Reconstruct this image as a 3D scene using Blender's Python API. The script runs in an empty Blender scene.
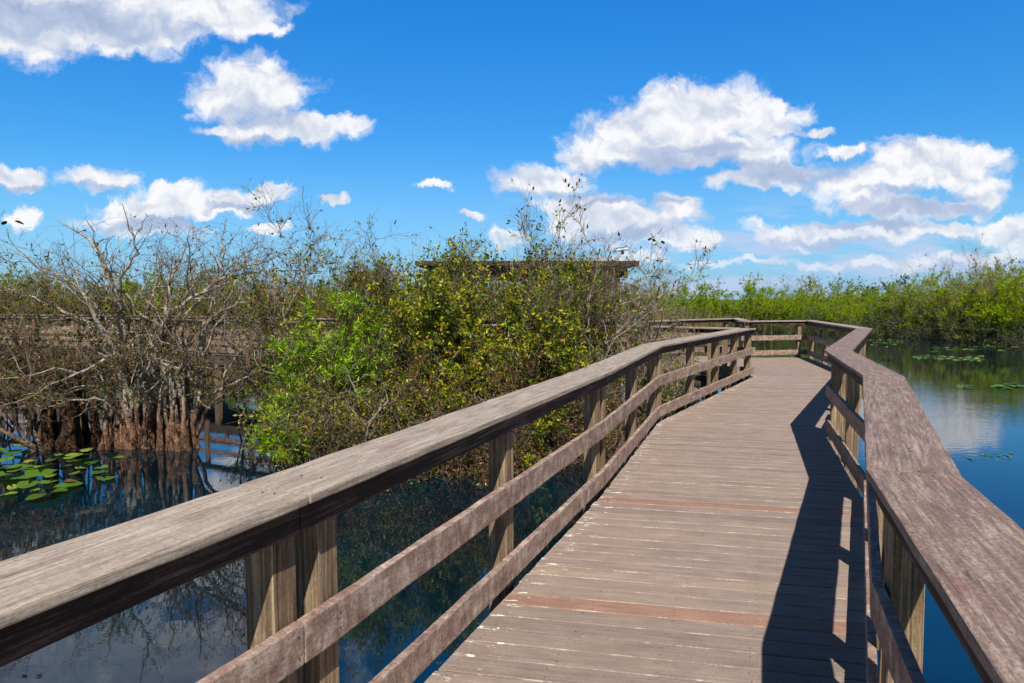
import bpy, bmesh, math, random
import numpy as np
from mathutils import Vector
random.seed(7); rng = np.random.default_rng(11)
sc = bpy.context.scene
col = sc.collection
HC = 1.68; F = 690.0; YH = 299.0; CX = 512.0; CY = 341.5
TH = math.atan((CY - YH) / F)
WATER = -1.20
SUN = Vector((0.085, -0.75, 1.04)).normalized()      # towards the sun

# ------------------------------------------------------------------ helpers
def ray(px, py):
    u = (px - CX) / F; v = -(py - CY) / F
    return (u, math.cos(TH) + v * math.sin(TH), -math.sin(TH) + v * math.cos(TH))
def at_dist(px, py, D):
    d = ray(px, py); t = D / d[1]
    return (d[0] * t, D, HC + d[2] * t)
def on_water(px, py, z=WATER):
    d = ray(px, py); t = (z - HC) / d[2]
    return (d[0] * t, d[1] * t)

def tag(o, label=None, cat=None, group=None, kind=None):
    if label: o['label'] = label
    if cat: o['category'] = cat
    if group: o['group'] = group
    if kind: o['kind'] = kind
    return o
def empty(name, loc=(0, 0, 0), label=None, cat=None, group=None):
    o = bpy.data.objects.new(name, None); col.objects.link(o); o.location = loc
    o.empty_display_size = 0.2
    return tag(o, label, cat, group)
def mesh_np(name, V, Fs, mat, parent=None, rnd=None, smooth=False, loc=None):
    """V (n,3); Fs (m,k) with k vertices per face"""
    V = np.asarray(V, dtype=np.float32); Fs = np.asarray(Fs, dtype=np.int32)
    me = bpy.data.meshes.new(name)
    me.vertices.add(len(V)); me.vertices.foreach_set('co', V.ravel())
    m, k = Fs.shape
    me.loops.add(m * k); me.loops.foreach_set('vertex_index', Fs.ravel())
    me.polygons.add(m); me.polygons.foreach_set('loop_start', np.arange(0, m * k, k, dtype=np.int32))
    me.update(calc_edges=True)
    if rnd is not None:
        a = me.attributes.new('rnd', 'FLOAT', 'POINT'); a.data.foreach_set('value', np.asarray(rnd, dtype=np.float32))
    if smooth: me.polygons.foreach_set('use_smooth', np.ones(m, dtype=bool))
    me.materials.append(mat)
    o = bpy.data.objects.new(name, me); col.objects.link(o)
    if parent: o.parent = parent
    return o
def bm_obj(name, bm, mat, parent=None, smooth=False):
    me = bpy.data.meshes.new(name); bm.to_mesh(me); bm.free()
    if smooth:
        for p in me.polygons: p.use_smooth = True
    me.materials.append(mat)
    o = bpy.data.objects.new(name, me); col.objects.link(o)
    if parent: o.parent = parent
    return o

# ------------------------------------------------------------------ node helpers
class NT:
    def __init__(s, tree): s.t = tree; s.t.nodes.clear()
    def n(s, typ, ins=None, **props):
        nd = s.t.nodes.new(typ)
        for k, v in props.items(): setattr(nd, k, v)
        if ins:
            for k, v in ins.items():
                if isinstance(v, bpy.types.NodeSocket): s.t.links.new(v, nd.inputs[k])
                else: nd.inputs[k].default_value = v
        return nd
    def m(s, op, a, b=0.0, c=0.0, clamp=False):
        nd = s.n('ShaderNodeMath', {0: a, 1: b, 2: c}, operation=op); nd.use_clamp = clamp
        return nd.outputs[0]
    def mix(s, f, a, b, blend='MIX'):
        nd = s.n('ShaderNodeMix', data_type='RGBA', blend_type=blend)
        for k, v in ((0, f), (6, a), (7, b)):
            if isinstance(v, bpy.types.NodeSocket): s.t.links.new(v, nd.inputs[k])
            else: nd.inputs[k].default_value = v if k == 0 or len(v) == 4 else (*v, 1)
        return nd.outputs[2]
    def ramp(s, f, stops):
        nd = s.n('ShaderNodeValToRGB', {0: f}); e = nd.color_ramp.elements
        while len(e) < len(stops): e.new(0.5)
        for i, (p, c) in enumerate(stops):
            e[i].position = p; e[i].color = (*c, 1) if not isinstance(c, (int, float)) else (c, c, c, 1)
        return nd.outputs[0]
    def noise(s, vec, scale, detail=4, rough=0.55, dist=0.0):
        return s.n('ShaderNodeTexNoise', {'Vector': vec, 'Scale': scale, 'Detail': detail, 'Roughness': rough, 'Distortion': dist}).outputs[0]
    def mapping(s, vec, scale=(1, 1, 1), loc=(0, 0, 0)):
        return s.n('ShaderNodeMapping', {'Vector': vec, 'Scale': scale, 'Location': loc}).outputs[0]
    def smooth(s, x, a, b, lo=0.0, hi=1.0):
        nd = s.n('ShaderNodeMapRange', {0: x, 1: a, 2: b, 3: lo, 4: hi}, interpolation_type='SMOOTHSTEP')
        return nd.outputs[0]
def mat_new(name):
    m = bpy.data.materials.new(name); m.use_nodes = True
    return m, NT(m.node_tree)
def finish(t, color, rough=0.8, bump=None, bstr=0.3, bdist=0.01, spec=0.3, transl=0.0):
    ins = {'Base Color': color, 'Roughness': rough, 'Specular IOR Level': spec}
    if bump is not None:
        ins['Normal'] = t.n('ShaderNodeBump', {'Height': bump, 'Strength': bstr, 'Distance': bdist}).outputs[0]
    b = t.n('ShaderNodeBsdfPrincipled', ins)
    out = b.outputs[0]
    if transl > 0:
        tr = t.n('ShaderNodeBsdfTranslucent', {'Color': color})
        out = t.n('ShaderNodeMixShader', {0: transl, 1: out, 2: tr.outputs[0]}).outputs[0]
    t.n('ShaderNodeOutputMaterial', {0: out})

# ------------------------------------------------------------------ materials
def wood(name, c_dark, c_mid, c_light, grain=1.0, lichen=0.0, red=0.0, bstr=0.5, rough=0.75, crack=0.5, gs=(2.2, 55), wt=(.45, .33, .22)):
    """uv: u along the board (m), v across (m)"""
    m, t = mat_new(name)
    uv = t.n('ShaderNodeTexCoord').outputs['UV']
    g1 = t.noise(t.mapping(uv, (gs[0] * grain, gs[1], 1)), 1.0, 6, 0.65, 0.6)
    g2 = t.noise(t.mapping(uv, (9, 240, 1)), 1.0, 3, 0.6)
    blot = t.noise(t.mapping(uv, (4, 11, 1)), 1.0, 7, 0.68, 0.3)
    fine = t.noise(t.mapping(uv, (60, 90, 1)), 1.0, 4, 0.7)
    f = t.m('ADD', t.m('MULTIPLY', g1, wt[0]), t.m('ADD', t.m('MULTIPLY', blot, wt[1]), t.m('MULTIPLY', fine, wt[2])))
    c = t.ramp(f, [(0.36, c_dark), (0.50, c_mid), (0.62, c_light)])
    if red > 0:
        r = t.smooth(t.noise(t.mapping(uv, (4, 9, 1), (3, 7, 0)), 1.0, 5, 0.7), 0.52, 0.72, 0, red)
        c = t.mix(r, c, (0.20, 0.065, 0.045))
    if lichen > 0:
        l = t.smooth(t.noise(t.mapping(uv, (22, 26, 1), (11, 3, 0)), 1.0, 6, 0.75), 0.60, 0.70, 0, lichen)
        c = t.mix(l, c, (0.50, 0.46, 0.38))
        d = t.smooth(t.noise(t.mapping(uv, (14, 18, 1), (1, 31, 0)), 1.0, 6, 0.75), 0.58, 0.72, 0, lichen * 0.9)
        c = t.mix(d, c, tuple(x * 0.45 for x in c_dark))
    spk = t.smooth(t.noise(t.mapping(uv, (45, 60, 1), (21, 13, 0)), 1.0, 4, 0.7), 0.63, 0.70, 0, 0.75)
    c = t.mix(spk, c, tuple(x * 0.5 for x in c_dark))
    crk = t.smooth(g1, 0.36, 0.30, 0, crack)
    c = t.mix(crk, c, tuple(x * 0.35 for x in c_dark))
    h = t.m('ADD', t.m('MULTIPLY', g1, 0.7), t.m('ADD', t.m('MULTIPLY', g2, 0.25), t.m('MULTIPLY', fine, 0.35)))
    finish(t, c, rough, h, bstr, 0.006, 0.35)
    return m
M_cap = wood('weathered_cap_wood', (0.150, 0.112, 0.088), (0.345, 0.272, 0.212), (0.53, 0.445, 0.355), 1.0, 0.55, 0.35, 0.7, 0.62, 0.45, (3.2, 55), (.42, .26, .32))
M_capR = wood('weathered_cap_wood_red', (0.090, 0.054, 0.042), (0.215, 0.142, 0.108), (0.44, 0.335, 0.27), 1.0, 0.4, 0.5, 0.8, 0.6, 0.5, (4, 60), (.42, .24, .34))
M_rail = wood('rail_board_wood', (0.085, 0.045, 0.033), (0.30, 0.20, 0.155), (0.60, 0.49, 0.40), 0.8, 0.8, 0.45, 0.5, 0.72, 0.3, (26, 9), (.36, .36, .28))
M_fascia = wood('shade_darkened_rail_wood', (0.016, 0.009, 0.007), (0.042, 0.023, 0.018), (0.21, 0.125, 0.09), 0.7, 0.12, 0.4, 1.0, 0.8, 0.8, (2.2, 45), (.6, .25, .15))  # shade under the cap put into the colour, darker than the wood itself
M_post = wood('post_wood', (0.06, 0.034, 0.019), (0.24, 0.158, 0.088), (0.52, 0.395, 0.25), 0.6, 0.1, 0.15, 0.9, 0.8, 0.8, (2.2, 60), (.62, .23, .15))
M_beam = wood('beam_wood', (0.035, 0.025, 0.018), (0.09, 0.065, 0.05), (0.17, 0.13, 0.1), 0.7, 0.1, 0.1, 0.6, 0.8, 0.8)

def deck_material():
    m, t = mat_new('deck_boards')
    uv = t.n('ShaderNodeTexCoord').outputs['UV']
    rnd = t.n('ShaderNodeAttribute', attribute_name='rnd').outputs['Fac']
    lft = t.n('ShaderNodeAttribute', attribute_name='edge').outputs['Fac']      # metres from the left rail
    vv = t.n('ShaderNodeAttribute', attribute_name='across').outputs['Fac']     # 0..1 over one board
    g1 = t.noise(t.mapping(uv, (2.0, 60, 1)), 1.0, 6, 0.65, 0.4)
    blot = t.noise(t.mapping(uv, (3.5, 6, 1)), 1.0, 6, 0.7)
    fine = t.noise(t.mapping(uv, (70, 110, 1)), 1.0, 4, 0.75)
    f = t.m('ADD', t.m('MULTIPLY', g1, 0.35), t.m('ADD', t.m('MULTIPLY', blot, 0.35), t.m('MULTIPLY', fine, 0.30)))
    c = t.ramp(f, [(0.32, (0.150, 0.108, 0.085)), (0.50, (0.285, 0.216, 0.172)), (0.66, (0.42, 0.33, 0.265))])
    tint = t.ramp(rnd, [(0.0, (0.80, 0.80, 0.82)), (0.30, (1.0, 0.97, 0.95)), (0.60, (0.93, 0.90, 0.92)), (0.90, (1.08, 1.05, 1.0)), (0.94, (1.0, 0.76, 0.68))])
    c = t.mix(1.0, c, tint, 'MULTIPLY')
    # worn light arrises and dirt lines beside the gaps
    d = t.m('ABSOLUTE', t.m('SUBTRACT', vv, 0.5))
    en = t.m('ADD', d, t.m('MULTIPLY', t.m('SUBTRACT', blot, 0.5), 0.10))
    wear = t.m('MULTIPLY', t.smooth(en, 0.462, 0.492, 0, 0.75), t.smooth(t.noise(t.mapping(uv, (7, 1, 1)), 1.0, 6, 0.75), 0.50, 0.62))
    c = t.mix(wear, c, (0.56, 0.47, 0.37))
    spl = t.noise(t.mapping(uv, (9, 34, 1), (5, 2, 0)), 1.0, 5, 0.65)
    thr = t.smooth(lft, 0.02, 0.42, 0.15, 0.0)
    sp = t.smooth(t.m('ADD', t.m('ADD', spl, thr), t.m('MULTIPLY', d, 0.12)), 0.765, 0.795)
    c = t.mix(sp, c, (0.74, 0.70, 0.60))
    h = t.m('ADD', t.m('MULTIPLY', g1, 0.6), t.m('MULTIPLY', fine, 0.5))
    finish(t, c, 0.68, h, 0.45, 0.004, 0.35)
    return m
M_deck = deck_material()

def bark_mat(name, pale, mid, dark, stain=True, top=-0.25, k_=1.0):
    m, t = mat_new(name)
    P = t.n('ShaderNodeNewGeometry').outputs['Position']
    n1 = t.noise(t.mapping(P, (1, 1, 0.35)), 9, 6, 0.7, 0.5)
    n2 = t.noise(P, 35, 4, 0.6)
    c = t.ramp(t.m('ADD', t.m('MULTIPLY', n1, .7), t.m('MULTIPLY', n2, .3)), [(0.34, dark), (0.5, mid), (0.62, pale)])
    if stain:
        z = t.n('ShaderNodeSeparateXYZ', {0: P}).outputs[2]
        k = t.smooth(t.m('ADD', z, t.m('MULTIPLY', n1, 0.7)), top + 0.85, top - 0.25, 0, 0.95)
        v = t.noise(t.mapping(P, (1, 1, 0.28), (3, 1, 7)), 17, 5, 0.7, 0.8)
        sc_ = t.ramp(t.m('ADD', t.m('MULTIPLY', v, .8), t.m('MULTIPLY', n2, .3)), [(0.44, (0.014, 0.009, 0.007)), (0.52, (0.11 * k_, 0.052 * k_, 0.030 * k_)), (0.60, (0.26 * k_, 0.125 * k_, 0.068 * k_)), (0.70, (0.46 * k_, 0.27 * k_, 0.16 * k_))])
        c = t.mix(k, c, sc_)
    finish(t, c, 0.85, t.m('ADD', n1, n2), 1.0, 0.035, 0.2)
    return m
M_bark = bark_mat('pale_bark', (0.66, 0.60, 0.50), (0.36, 0.31, 0.24), (0.075, 0.06, 0.045))
M_barkd = bark_mat('dark_shaded_bark', (0.17, 0.12, 0.085), (0.085, 0.06, 0.042), (0.03, 0.02, 0.015), True, -0.1, 0.45)  # stain scaled down to put the shade on the trunk clump into the colour
M_twig = bark_mat('twig_bark', (0.60, 0.52, 0.42), (0.30, 0.24, 0.185), (0.06, 0.045, 0.034), False)
M_fine = bark_mat('fine_twig_bark', (0.44, 0.335, 0.26), (0.21, 0.15, 0.11), (0.045, 0.033, 0.027), False)
M_twigd = bark_mat('brown_twig_bark', (0.36, 0.26, 0.18), (0.17, 0.12, 0.085), (0.045, 0.03, 0.02), False)

def leaf_mat(name, stops, transl=0.35, rough=0.45, spec=0.35):
    m, t = mat_new(name)
    r = t.n('ShaderNodeAttribute', attribute_name='rnd').outputs['Fac']
    c = t.ramp(r, stops)
    finish(t, c, rough, None, spec=spec, transl=transl)
    return m
M_leaf = leaf_mat('mangrove_leaf', [(0.0, (0.015, 0.035, 0.006)), (0.30, (0.045, 0.085, 0.008)), (0.52, (0.19, 0.25, 0.010)), (0.72, (0.48, 0.43, 0.015)), (0.86, (0.48, 0.21, 0.02)), (1.0, (0.16, 0.06, 0.025))])
M_leafy = leaf_mat('yellow_green_leaf', [(0.0, (0.02, 0.05, 0.006)), (0.30, (0.08, 0.14, 0.008)), (0.58, (0.27, 0.32, 0.010)), (0.93, (0.66, 0.58, 0.015)), (1.0, (0.45, 0.20, 0.02))])
M_leafw = leaf_mat('willow_leaf', [(0.0, (0.05, 0.12, 0.004)), (0.35, (0.22, 0.42, 0.005)), (0.8, (0.45, 0.70, 0.008)), (1.0, (0.72, 0.78, 0.015))], 0.5)
M_leafb = leaf_mat('brown_sparse_leaf', [(0.0, (0.02, 0.035, 0.008)), (0.30, (0.06, 0.085, 0.010)), (0.55, (0.13, 0.13, 0.02)), (0.72, (0.15, 0.085, 0.03)), (0.92, (0.24, 0.11, 0.035)), (1.0, (0.55, 0.27, 0.05))])
M_leafr = leaf_mat('dead_orange_leaf', [(0.0, (0.04, 0.07, 0.010)), (0.35, (0.10, 0.10, 0.02)), (0.6, (0.20, 0.09, 0.03)), (0.85, (0.34, 0.14, 0.04)), (1.0, (0.55, 0.26, 0.07))])
M_bank = leaf_mat('bank_leaf', [(0.0, (0.11, 0.17, 0.004)), (0.4, (0.29, 0.42, 0.006)), (0.8, (0.42, 0.56, 0.008)), (1.0, (0.60, 0.62, 0.02))], 0.5, 0.7, 0.1)
M_bankd = leaf_mat('dark_bank_leaf', [(0.0, (0.018, 0.04, 0.010)), (0.5, (0.06, 0.11, 0.015)), (1.0, (0.14, 0.20, 0.025))], 0.3, 0.6, 0.15)
M_bankb = leaf_mat('olive_bank_leaf', [(0.0, (0.07, 0.09, 0.012)), (0.4, (0.20, 0.25, 0.018)), (0.7, (0.32, 0.28, 0.04)), (1.0, (0.40, 0.24, 0.08))], 0.4, 0.6, 0.1)
M_reed = leaf_mat('dry_reed', [(0.0, (0.14, 0.18, 0.03)), (0.4, (0.30, 0.22, 0.08)), (1.0, (0.45, 0.27, 0.13))], 0.3, 0.7, 0.1)

M_darkleaf = leaf_mat('dark_curled_leaf', [(0.0, (0.03, 0.018, 0.012)), (1.0, (0.05, 0.02, 0.015))], 0.05, 0.4)
M_leafd = leaf_mat('deep_green_leaf', [(0.0, (0.03, 0.07, 0.012)), (1.0, (0.05, 0.10, 0.015))], 0.2, 0.4)
def pad_mat():
    m, t = mat_new('lily_pad_green')
    P = t.n('ShaderNodeNewGeometry').outputs['Position']
    r = t.n('ShaderNodeObjectInfo').outputs['Random']
    c = t.ramp(r, [(0.0, (0.035, 0.09, 0.010)), (0.4, (0.09, 0.20, 0.015)), (0.75, (0.17, 0.30, 0.02)), (0.90, (0.30, 0.32, 0.05)), (1.0, (0.16, 0.07, 0.035))])
    n = t.noise(P, 14, 4, 0.6)
    c = t.mix(t.smooth(n, 0.45, 0.7, 0, 0.5), c, (0.06, 0.10, 0.02))
    c = t.mix(t.smooth(t.noise(P, 30, 3, 0.6), 0.62, 0.70, 0, 0.7), c, (0.10, 0.05, 0.02))
    finish(t, c, 0.38, n, 0.2, 0.01, 0.4, 0.15)
    return m
M_pad = pad_mat()
def plain(name, c, rough=0.6, var=0.25, scale=30, spec=0.3):
    m, t = mat_new(name)
    P = t.n('ShaderNodeNewGeometry').outputs['Position']
    n = t.noise(P, scale, 4, 0.6)
    cc = t.mix(t.smooth(n, 0.3, 0.7, 0, var), (*c,), tuple(x * 0.5 for x in c))
    finish(t, cc, rough, n, 0.2, 0.005, spec)
    return m
M_white = plain('white_enamel', (0.8, 0.8, 0.78), 0.4, 0.15)
M_black = plain('black_plastic', (0.02, 0.02, 0.022), 0.4, 0.1)
M_nail = plain('rusty_nail', (0.035, 0.022, 0.018), 0.6)

def water_mat():
    m, t = mat_new('pond_water')
    P = t.n('ShaderNodeNewGeometry').outputs['Position']
    sep = t.n('ShaderNodeSeparateXYZ', {0: P})
    w1 = t.noise(t.mapping(P, (0.9, 1.6, 1)), 5.0, 3, 0.5, 0.2)
    w2 = t.noise(t.mapping(P, (0.5, 1.0, 1), (4, 9, 0)), 1.1, 2, 0.5)
    calm = t.smooth(t.noise(P, 0.13, 3, 0.6), 0.38, 0.62, 0.25, 1.0)
    right = t.smooth(sep.outputs[0], -1.0, 6.0, 0.35, 1.0)
    h = t.m('MULTIPLY', t.m('MULTIPLY', t.m('ADD', w1, t.m('MULTIPLY', w2, 0.6)), calm), right)
    bump = t.n('ShaderNodeBump', {'Height': h, 'Strength': 0.30, 'Distance': 0.012}).outputs[0]
    n = t.noise(P, 0.35, 4, 0.6)
    c = t.ramp(n, [(0.35, (0.001, 0.004, 0.007)), (0.65, (0.001, 0.015, 0.026))])
    b = t.n('ShaderNodeBsdfPrincipled', {'Base Color': c, 'Roughness': 0.015, 'IOR': 1.78, 'Normal': bump})
    t.n('ShaderNodeOutputMaterial', {0: b.outputs[0]})
    return m
M_water = water_mat()
def ground_mat():
    m, t = mat_new('marsh_ground')
    P = t.n('ShaderNodeNewGeometry').outputs['Position']
    n = t.noise(P, 0.6, 6, 0.7)
    c = t.ramp(n, [(0.3, (0.03, 0.05, 0.012)), (0.55, (0.07, 0.11, 0.02)), (0.75, (0.12, 0.12, 0.04))])
    finish(t, c, 0.9, n, 0.5, 0.1, 0.1)
    return m
M_ground = ground_mat()

# ------------------------------------------------------------------ boards
def nrm(d): 
    l = math.hypot(*d); return (d[0] / l, d[1] / l)
def offs(P, d):
    """offset a polyline sideways: +d to the right of travel, mitred"""
    out = []
    for i, p in enumerate(P):
        ns = []
        if i > 0: a = nrm((p[0] - P[i-1][0], p[1] - P[i-1][1])); ns.append((a[1], -a[0]))
        if i < len(P) - 1: a = nrm((P[i+1][0] - p[0], P[i+1][1] - p[1])); ns.append((a[1], -a[0]))
        if len(ns) == 1: n = ns[0]; k = 1
        else:
            n = (ns[0][0] + ns[1][0], ns[0][1] + ns[1][1]); n = nrm(n)
            k = 1 / max(0.35, n[0] * ns[0][0] + n[1] * ns[0][1])
        out.append((p[0] + n[0] * d * k, p[1] + n[1] * d * k))
    return out
def beam(name, A0, A1, B0, B1, z0, z1, mat, parent, cuts=0, jit=0.0, bev=0.005, gap=0.002, seed=0):
    """board between side line A0-A1 and side line B0-B1 (plan), z0..z1; uv in metres along/across"""
    bm = bmesh.new()
    L = math.dist(A0, A1); d = Vector((A1[0]-A0[0], A1[1]-A0[1], 0)).normalized()
    r = random.Random(seed * 7 + 3)
    n = max(1, cuts)
    rings = []
    for i in range(n + 1):
        t = i / n
        g = gap if i == 0 else (-gap if i == n else 0)
        a = Vector((A0[0] + (A1[0]-A0[0])*t, A0[1] + (A1[1]-A0[1])*t, 0)) + d * g
        b = Vector((B0[0] + (B1[0]-B0[0])*t, B0[1] + (B1[1]-B0[1])*t, 0)) + d * g
        j = lambda: r.uniform(-jit, jit)
        s = j()
        rings.append([bm.verts.new((a.x + j(), a.y + j(), z0 + j() + s)), bm.verts.new((b.x + j(), b.y + j(), z0 + j() + s)),
                      bm.verts.new((b.x + j(), b.y + j(), z1 + j() + s)), bm.verts.new((a.x + j(), a.y + j(), z1 + j() + s))])
    for i in range(n):
        for k in range(4):
            bm.faces.new((rings[i][k], rings[i][(k+1) % 4], rings[i+1][(k+1) % 4], rings[i+1][k]))
    bm.faces.new(rings[0][::-1]); bm.faces.new(rings[-1])
    bmesh.ops.recalc_face_normals(bm, faces=bm.faces)
    if bev > 0:
        es = [e for e in bm.edges if e.calc_face_angle(0) > 0.8]
        bmesh.ops.bevel(bm, geom=es, offset=bev, segments=2, profile=0.6, affect='EDGES')
    uvl = bm.loops.layers.uv.new('UVMap')
    side = Vector((d.y, -d.x, 0)); ou, ov = r.uniform(0, 50), r.uniform(0, 50)
    for f in bm.faces:
        nn = f.normal
        for lp in f.loops:
            c = lp.vert.co
            if abs(nn.dot(d)) > 0.7: u, v = c.dot(side), c.z
            elif abs(nn.z) > 0.6: u, v = c.dot(d), c.dot(side)
            else: u, v = c.dot(d), c.z + 3
            lp[uvl].uv = (u + ou, v + ov)
    return bm_obj(name, bm, mat, parent)
def vpost(name, c, dirv, sx, sy, z0, z1, mat, parent, jit=0.002, seed=0, lean=0.0):
    """upright timber; uv u runs up the grain"""
    bm = bmesh.new(); d = Vector((*nrm(dirv), 0)); s = Vector((d.y, -d.x, 0)); r = random.Random(seed * 13 + 5)
    n = 6; rings = []
    lx, ly = r.uniform(-lean, lean), r.uniform(-lean, lean)
    for i in range(n + 1):
        z = z0 + (z1 - z0) * i / n; ring = []
        for a, b in ((-1, -1), (1, -1), (1, 1), (-1, 1)):
            p = Vector((c[0] + lx * (1 - i / n), c[1] + ly * (1 - i / n), z)) + d * (a * sx / 2) + s * (b * sy / 2)
            ring.append(bm.verts.new((p.x + r.uniform(-jit, jit), p.y + r.uniform(-jit, jit), p.z)))
        rings.append(ring)
    for i in range(n):
        for k in range(4): bm.faces.new((rings[i][k], rings[i][(k+1) % 4], rings[i+1][(k+1) % 4], rings[i+1][k]))
    bm.faces.new(rings[0][::-1]); bm.faces.new(rings[-1])
    bmesh.ops.recalc_face_normals(bm, faces=bm.faces)
    es = [e for e in bm.edges if e.calc_face_angle(0) > 0.8]
    bmesh.ops.bevel(bm, geom=es, offset=0.004, segments=1, affect='EDGES')
    uvl = bm.loops.layers.uv.new('UVMap'); ou, ov = r.uniform(0, 50), r.uniform(0, 50)
    for f in bm.faces:
        for lp in f.loops:
            co = lp.vert.co
            if abs(f.normal.z) > 0.7: u, v = co.x, co.y
            elif abs(f.normal.dot(d)) > 0.7: u, v = co.z, co.dot(s)
            else: u, v = co.z, co.dot(d) + 4
            lp[uvl].uv = (u + ou, v + ov)
    return bm_obj(name, bm, mat, parent)

SEED = [1]
def railing(name_label, P, side, posts, cat='railing', caps=None, near=2, capmat=None, railmat=None, zoff=0.0, group=None, pile_to=-0.42, seams=None):
    """P: inner edge of the cap in plan; side=+1 when the outside is to the right of travel.
    posts: list of (segment, distance along, plus/minus pair offset)"""
    root = empty('railing', (P[0][0], P[0][1], 0), name_label, cat, group)
    bpy.context.view_layer.update()
    capmat = capmat or M_cap; railmat = railmat or M_rail
    def o(k): return offs(P, k * side)
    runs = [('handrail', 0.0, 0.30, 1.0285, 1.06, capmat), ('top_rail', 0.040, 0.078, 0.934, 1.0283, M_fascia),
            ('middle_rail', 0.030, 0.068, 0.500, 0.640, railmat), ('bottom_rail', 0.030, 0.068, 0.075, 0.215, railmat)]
    parts = []
    for nm, a, b, z0, z1, mt in runs:
        A, B = o(a), o(b)
        for i in range(len(P) - 1):
            SEED[0] += 1; isnear = i < near
            L = math.dist(A[i], A[i+1])
            ob = beam(nm, A[i], A[i+1], B[i], B[i+1], z0 + zoff, z1 + zoff, mt, None,
                 cuts=int(L / 0.16) if isnear else 0, jit=0.0016 if isnear else 0, bev=0.006 if isnear else 0.004,
                 gap=0.003, seed=SEED[0])
            parts.append(ob)
    for i, s, pair in posts:
        p, q = P[i], P[i+1]; d = nrm((q[0]-p[0], q[1]-p[1])); n = (d[1] * side, -d[0] * side)
        for k in ((-pair, pair) if pair else (0,)):
            ss = s + k; SEED[0] += 1
            c = (p[0] + d[0] * ss + n[0] * 0.134, p[1] + d[1] * ss + n[1] * 0.134)
            parts.append(vpost('post', c, d, 0.112, 0.112, pile_to + zoff, 1.0275 + zoff, M_post, None, seed=SEED[0]))
    SV = []; SF = []
    def head(c, e1, e2, r=0.0048):
        b = len(SV)
        for q in range(6):
            an = q * math.pi / 3
            SV.append(tuple(c[a] + r * (math.cos(an) * e1[a] + math.sin(an) * e2[a]) for a in range(3)))
        SF.append(tuple(range(b, b + 6)))
    rs = random.Random(SEED[0])
    for i, s_, pair in posts:
        if i >= near: continue
        p, q = P[i], P[i+1]; d = nrm((q[0]-p[0], q[1]-p[1])); n = (d[1] * side, -d[0] * side)
        for k in ((-pair, pair) if pair else (-0.025, 0.03)):
            ss = s_ + k + rs.uniform(-.01, .01); b = (p[0] + d[0]*ss, p[1] + d[1]*ss)
            for o_ in (0.10, 0.17):
                o2 = o_ + rs.uniform(-.012, .012)
                head((b[0] + n[0]*o2, b[1] + n[1]*o2, 1.0625), (1, 0, 0), (0, 1, 0))
            for z in (.545, .60, .11, .175):
                head((b[0] + n[0]*0.0272, b[1] + n[1]*0.0272, z + rs.uniform(-.008, .008)), (d[0], d[1], 0), (0, 0, 1), 0.004)
    if SV:
        so_ = mesh_np('screw_heads', SV, SF, M_nail); tag(so_, kind='stuff'); parts.append(so_)
    for ob in parts:
        ob.parent = root; ob.location = (-P[0][0], -P[0][1], 0)
    return root

# plan of the boardwalk (metres; camera stands at 0,0)
LP = [(-2.48, -2.0), (-0.64, 2.15), (0.85, 5.90), (2.05, 9.33), (5.26, 14.87)]
LPR = [(5.26, 14.87), (4.55, 15.15), (2.9, 16.2), (-2.5, 17.3), (-12.6, 22.7), (-24.0, 26.5)]
RP = [(-0.30, -2.0), (1.30, 2.50), (2.87, 5.62), (3.82, 8.42), (7.35, 14.70)]
EP = [(7.35, 14.70), (8.50, 19.95), (6.50, 19.45), (7.05, 22.1), (5.05, 20.6), (3.2, 18.6), (-2.0, 19.7), (-11.9, 25.0), (-24.0, 29.0)]
def seglen(P, i): return math.dist(P[i], P[i+1])
lp = [(0, seglen(LP, 0) - 2.0, 0), (1, 0.08, 0.11), (1, 1.90, 0), (1, 3.92, 0), (2, 0.12, 0), (2, 1.85, 0), (2, 3.52, 0), (3, 0.14, 0),
      (3, 1.80, 0), (3, 3.4, 0), (3, 4.9, 0), (3, 6.2, 0), (0, seglen(LP, 0) - 4, 0)]
railing('weathered wooden railing along the left side of the boardwalk with bright sunlit boards', LP, -1, lp, near=3)
rp = [(0, seglen(RP, 0) - 2.0, 0), (0, seglen(RP, 0) - 0.02, 0), (1, 0.42, 0), (1, 1.8, 0), (1, 3.38, 0), (2, 0.12, 0), (2, 1.5, 0), (2, 2.84, 0),
      (3, 0.12, 0), (3, 1.9, 0), (3, 3.8, 0), (3, 5.6, 0), (3, 7.0, 0)]
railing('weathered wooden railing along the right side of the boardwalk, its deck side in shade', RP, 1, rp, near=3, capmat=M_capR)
def auto_posts(P, step=1.9):
    out = []
    for i in range(len(P) - 1):
        L = seglen(P, i); n = max(1, round(L / step)); ins = 0.14
        for k in range(n + 1): out.append((i, ins + (L - 2 * ins) * k / n, 0))
    return out
# the far railing turns the corner of the platform; travel direction has the outside on the right for the first leg, left legs follow
def flip(P): return P[::-1]
railing('far wooden railing around the end of the boardwalk platform, green bank behind it', EP[:3], 1, auto_posts(EP[:3]), near=0)
railing('wooden railing of the side walkway jutting behind the platform corner', EP[2:6], 1, auto_posts(EP[2:6]), near=0, pile_to=-1.6)
railing('long far railing of the side boardwalk half hidden behind the tangled shrubs', EP[5:], 1, auto_posts(EP[5:]), near=0)
railing('nearer railing of the side boardwalk, starting behind the tip of the left railing', LPR, -1, auto_posts(LPR), near=0)

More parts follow.
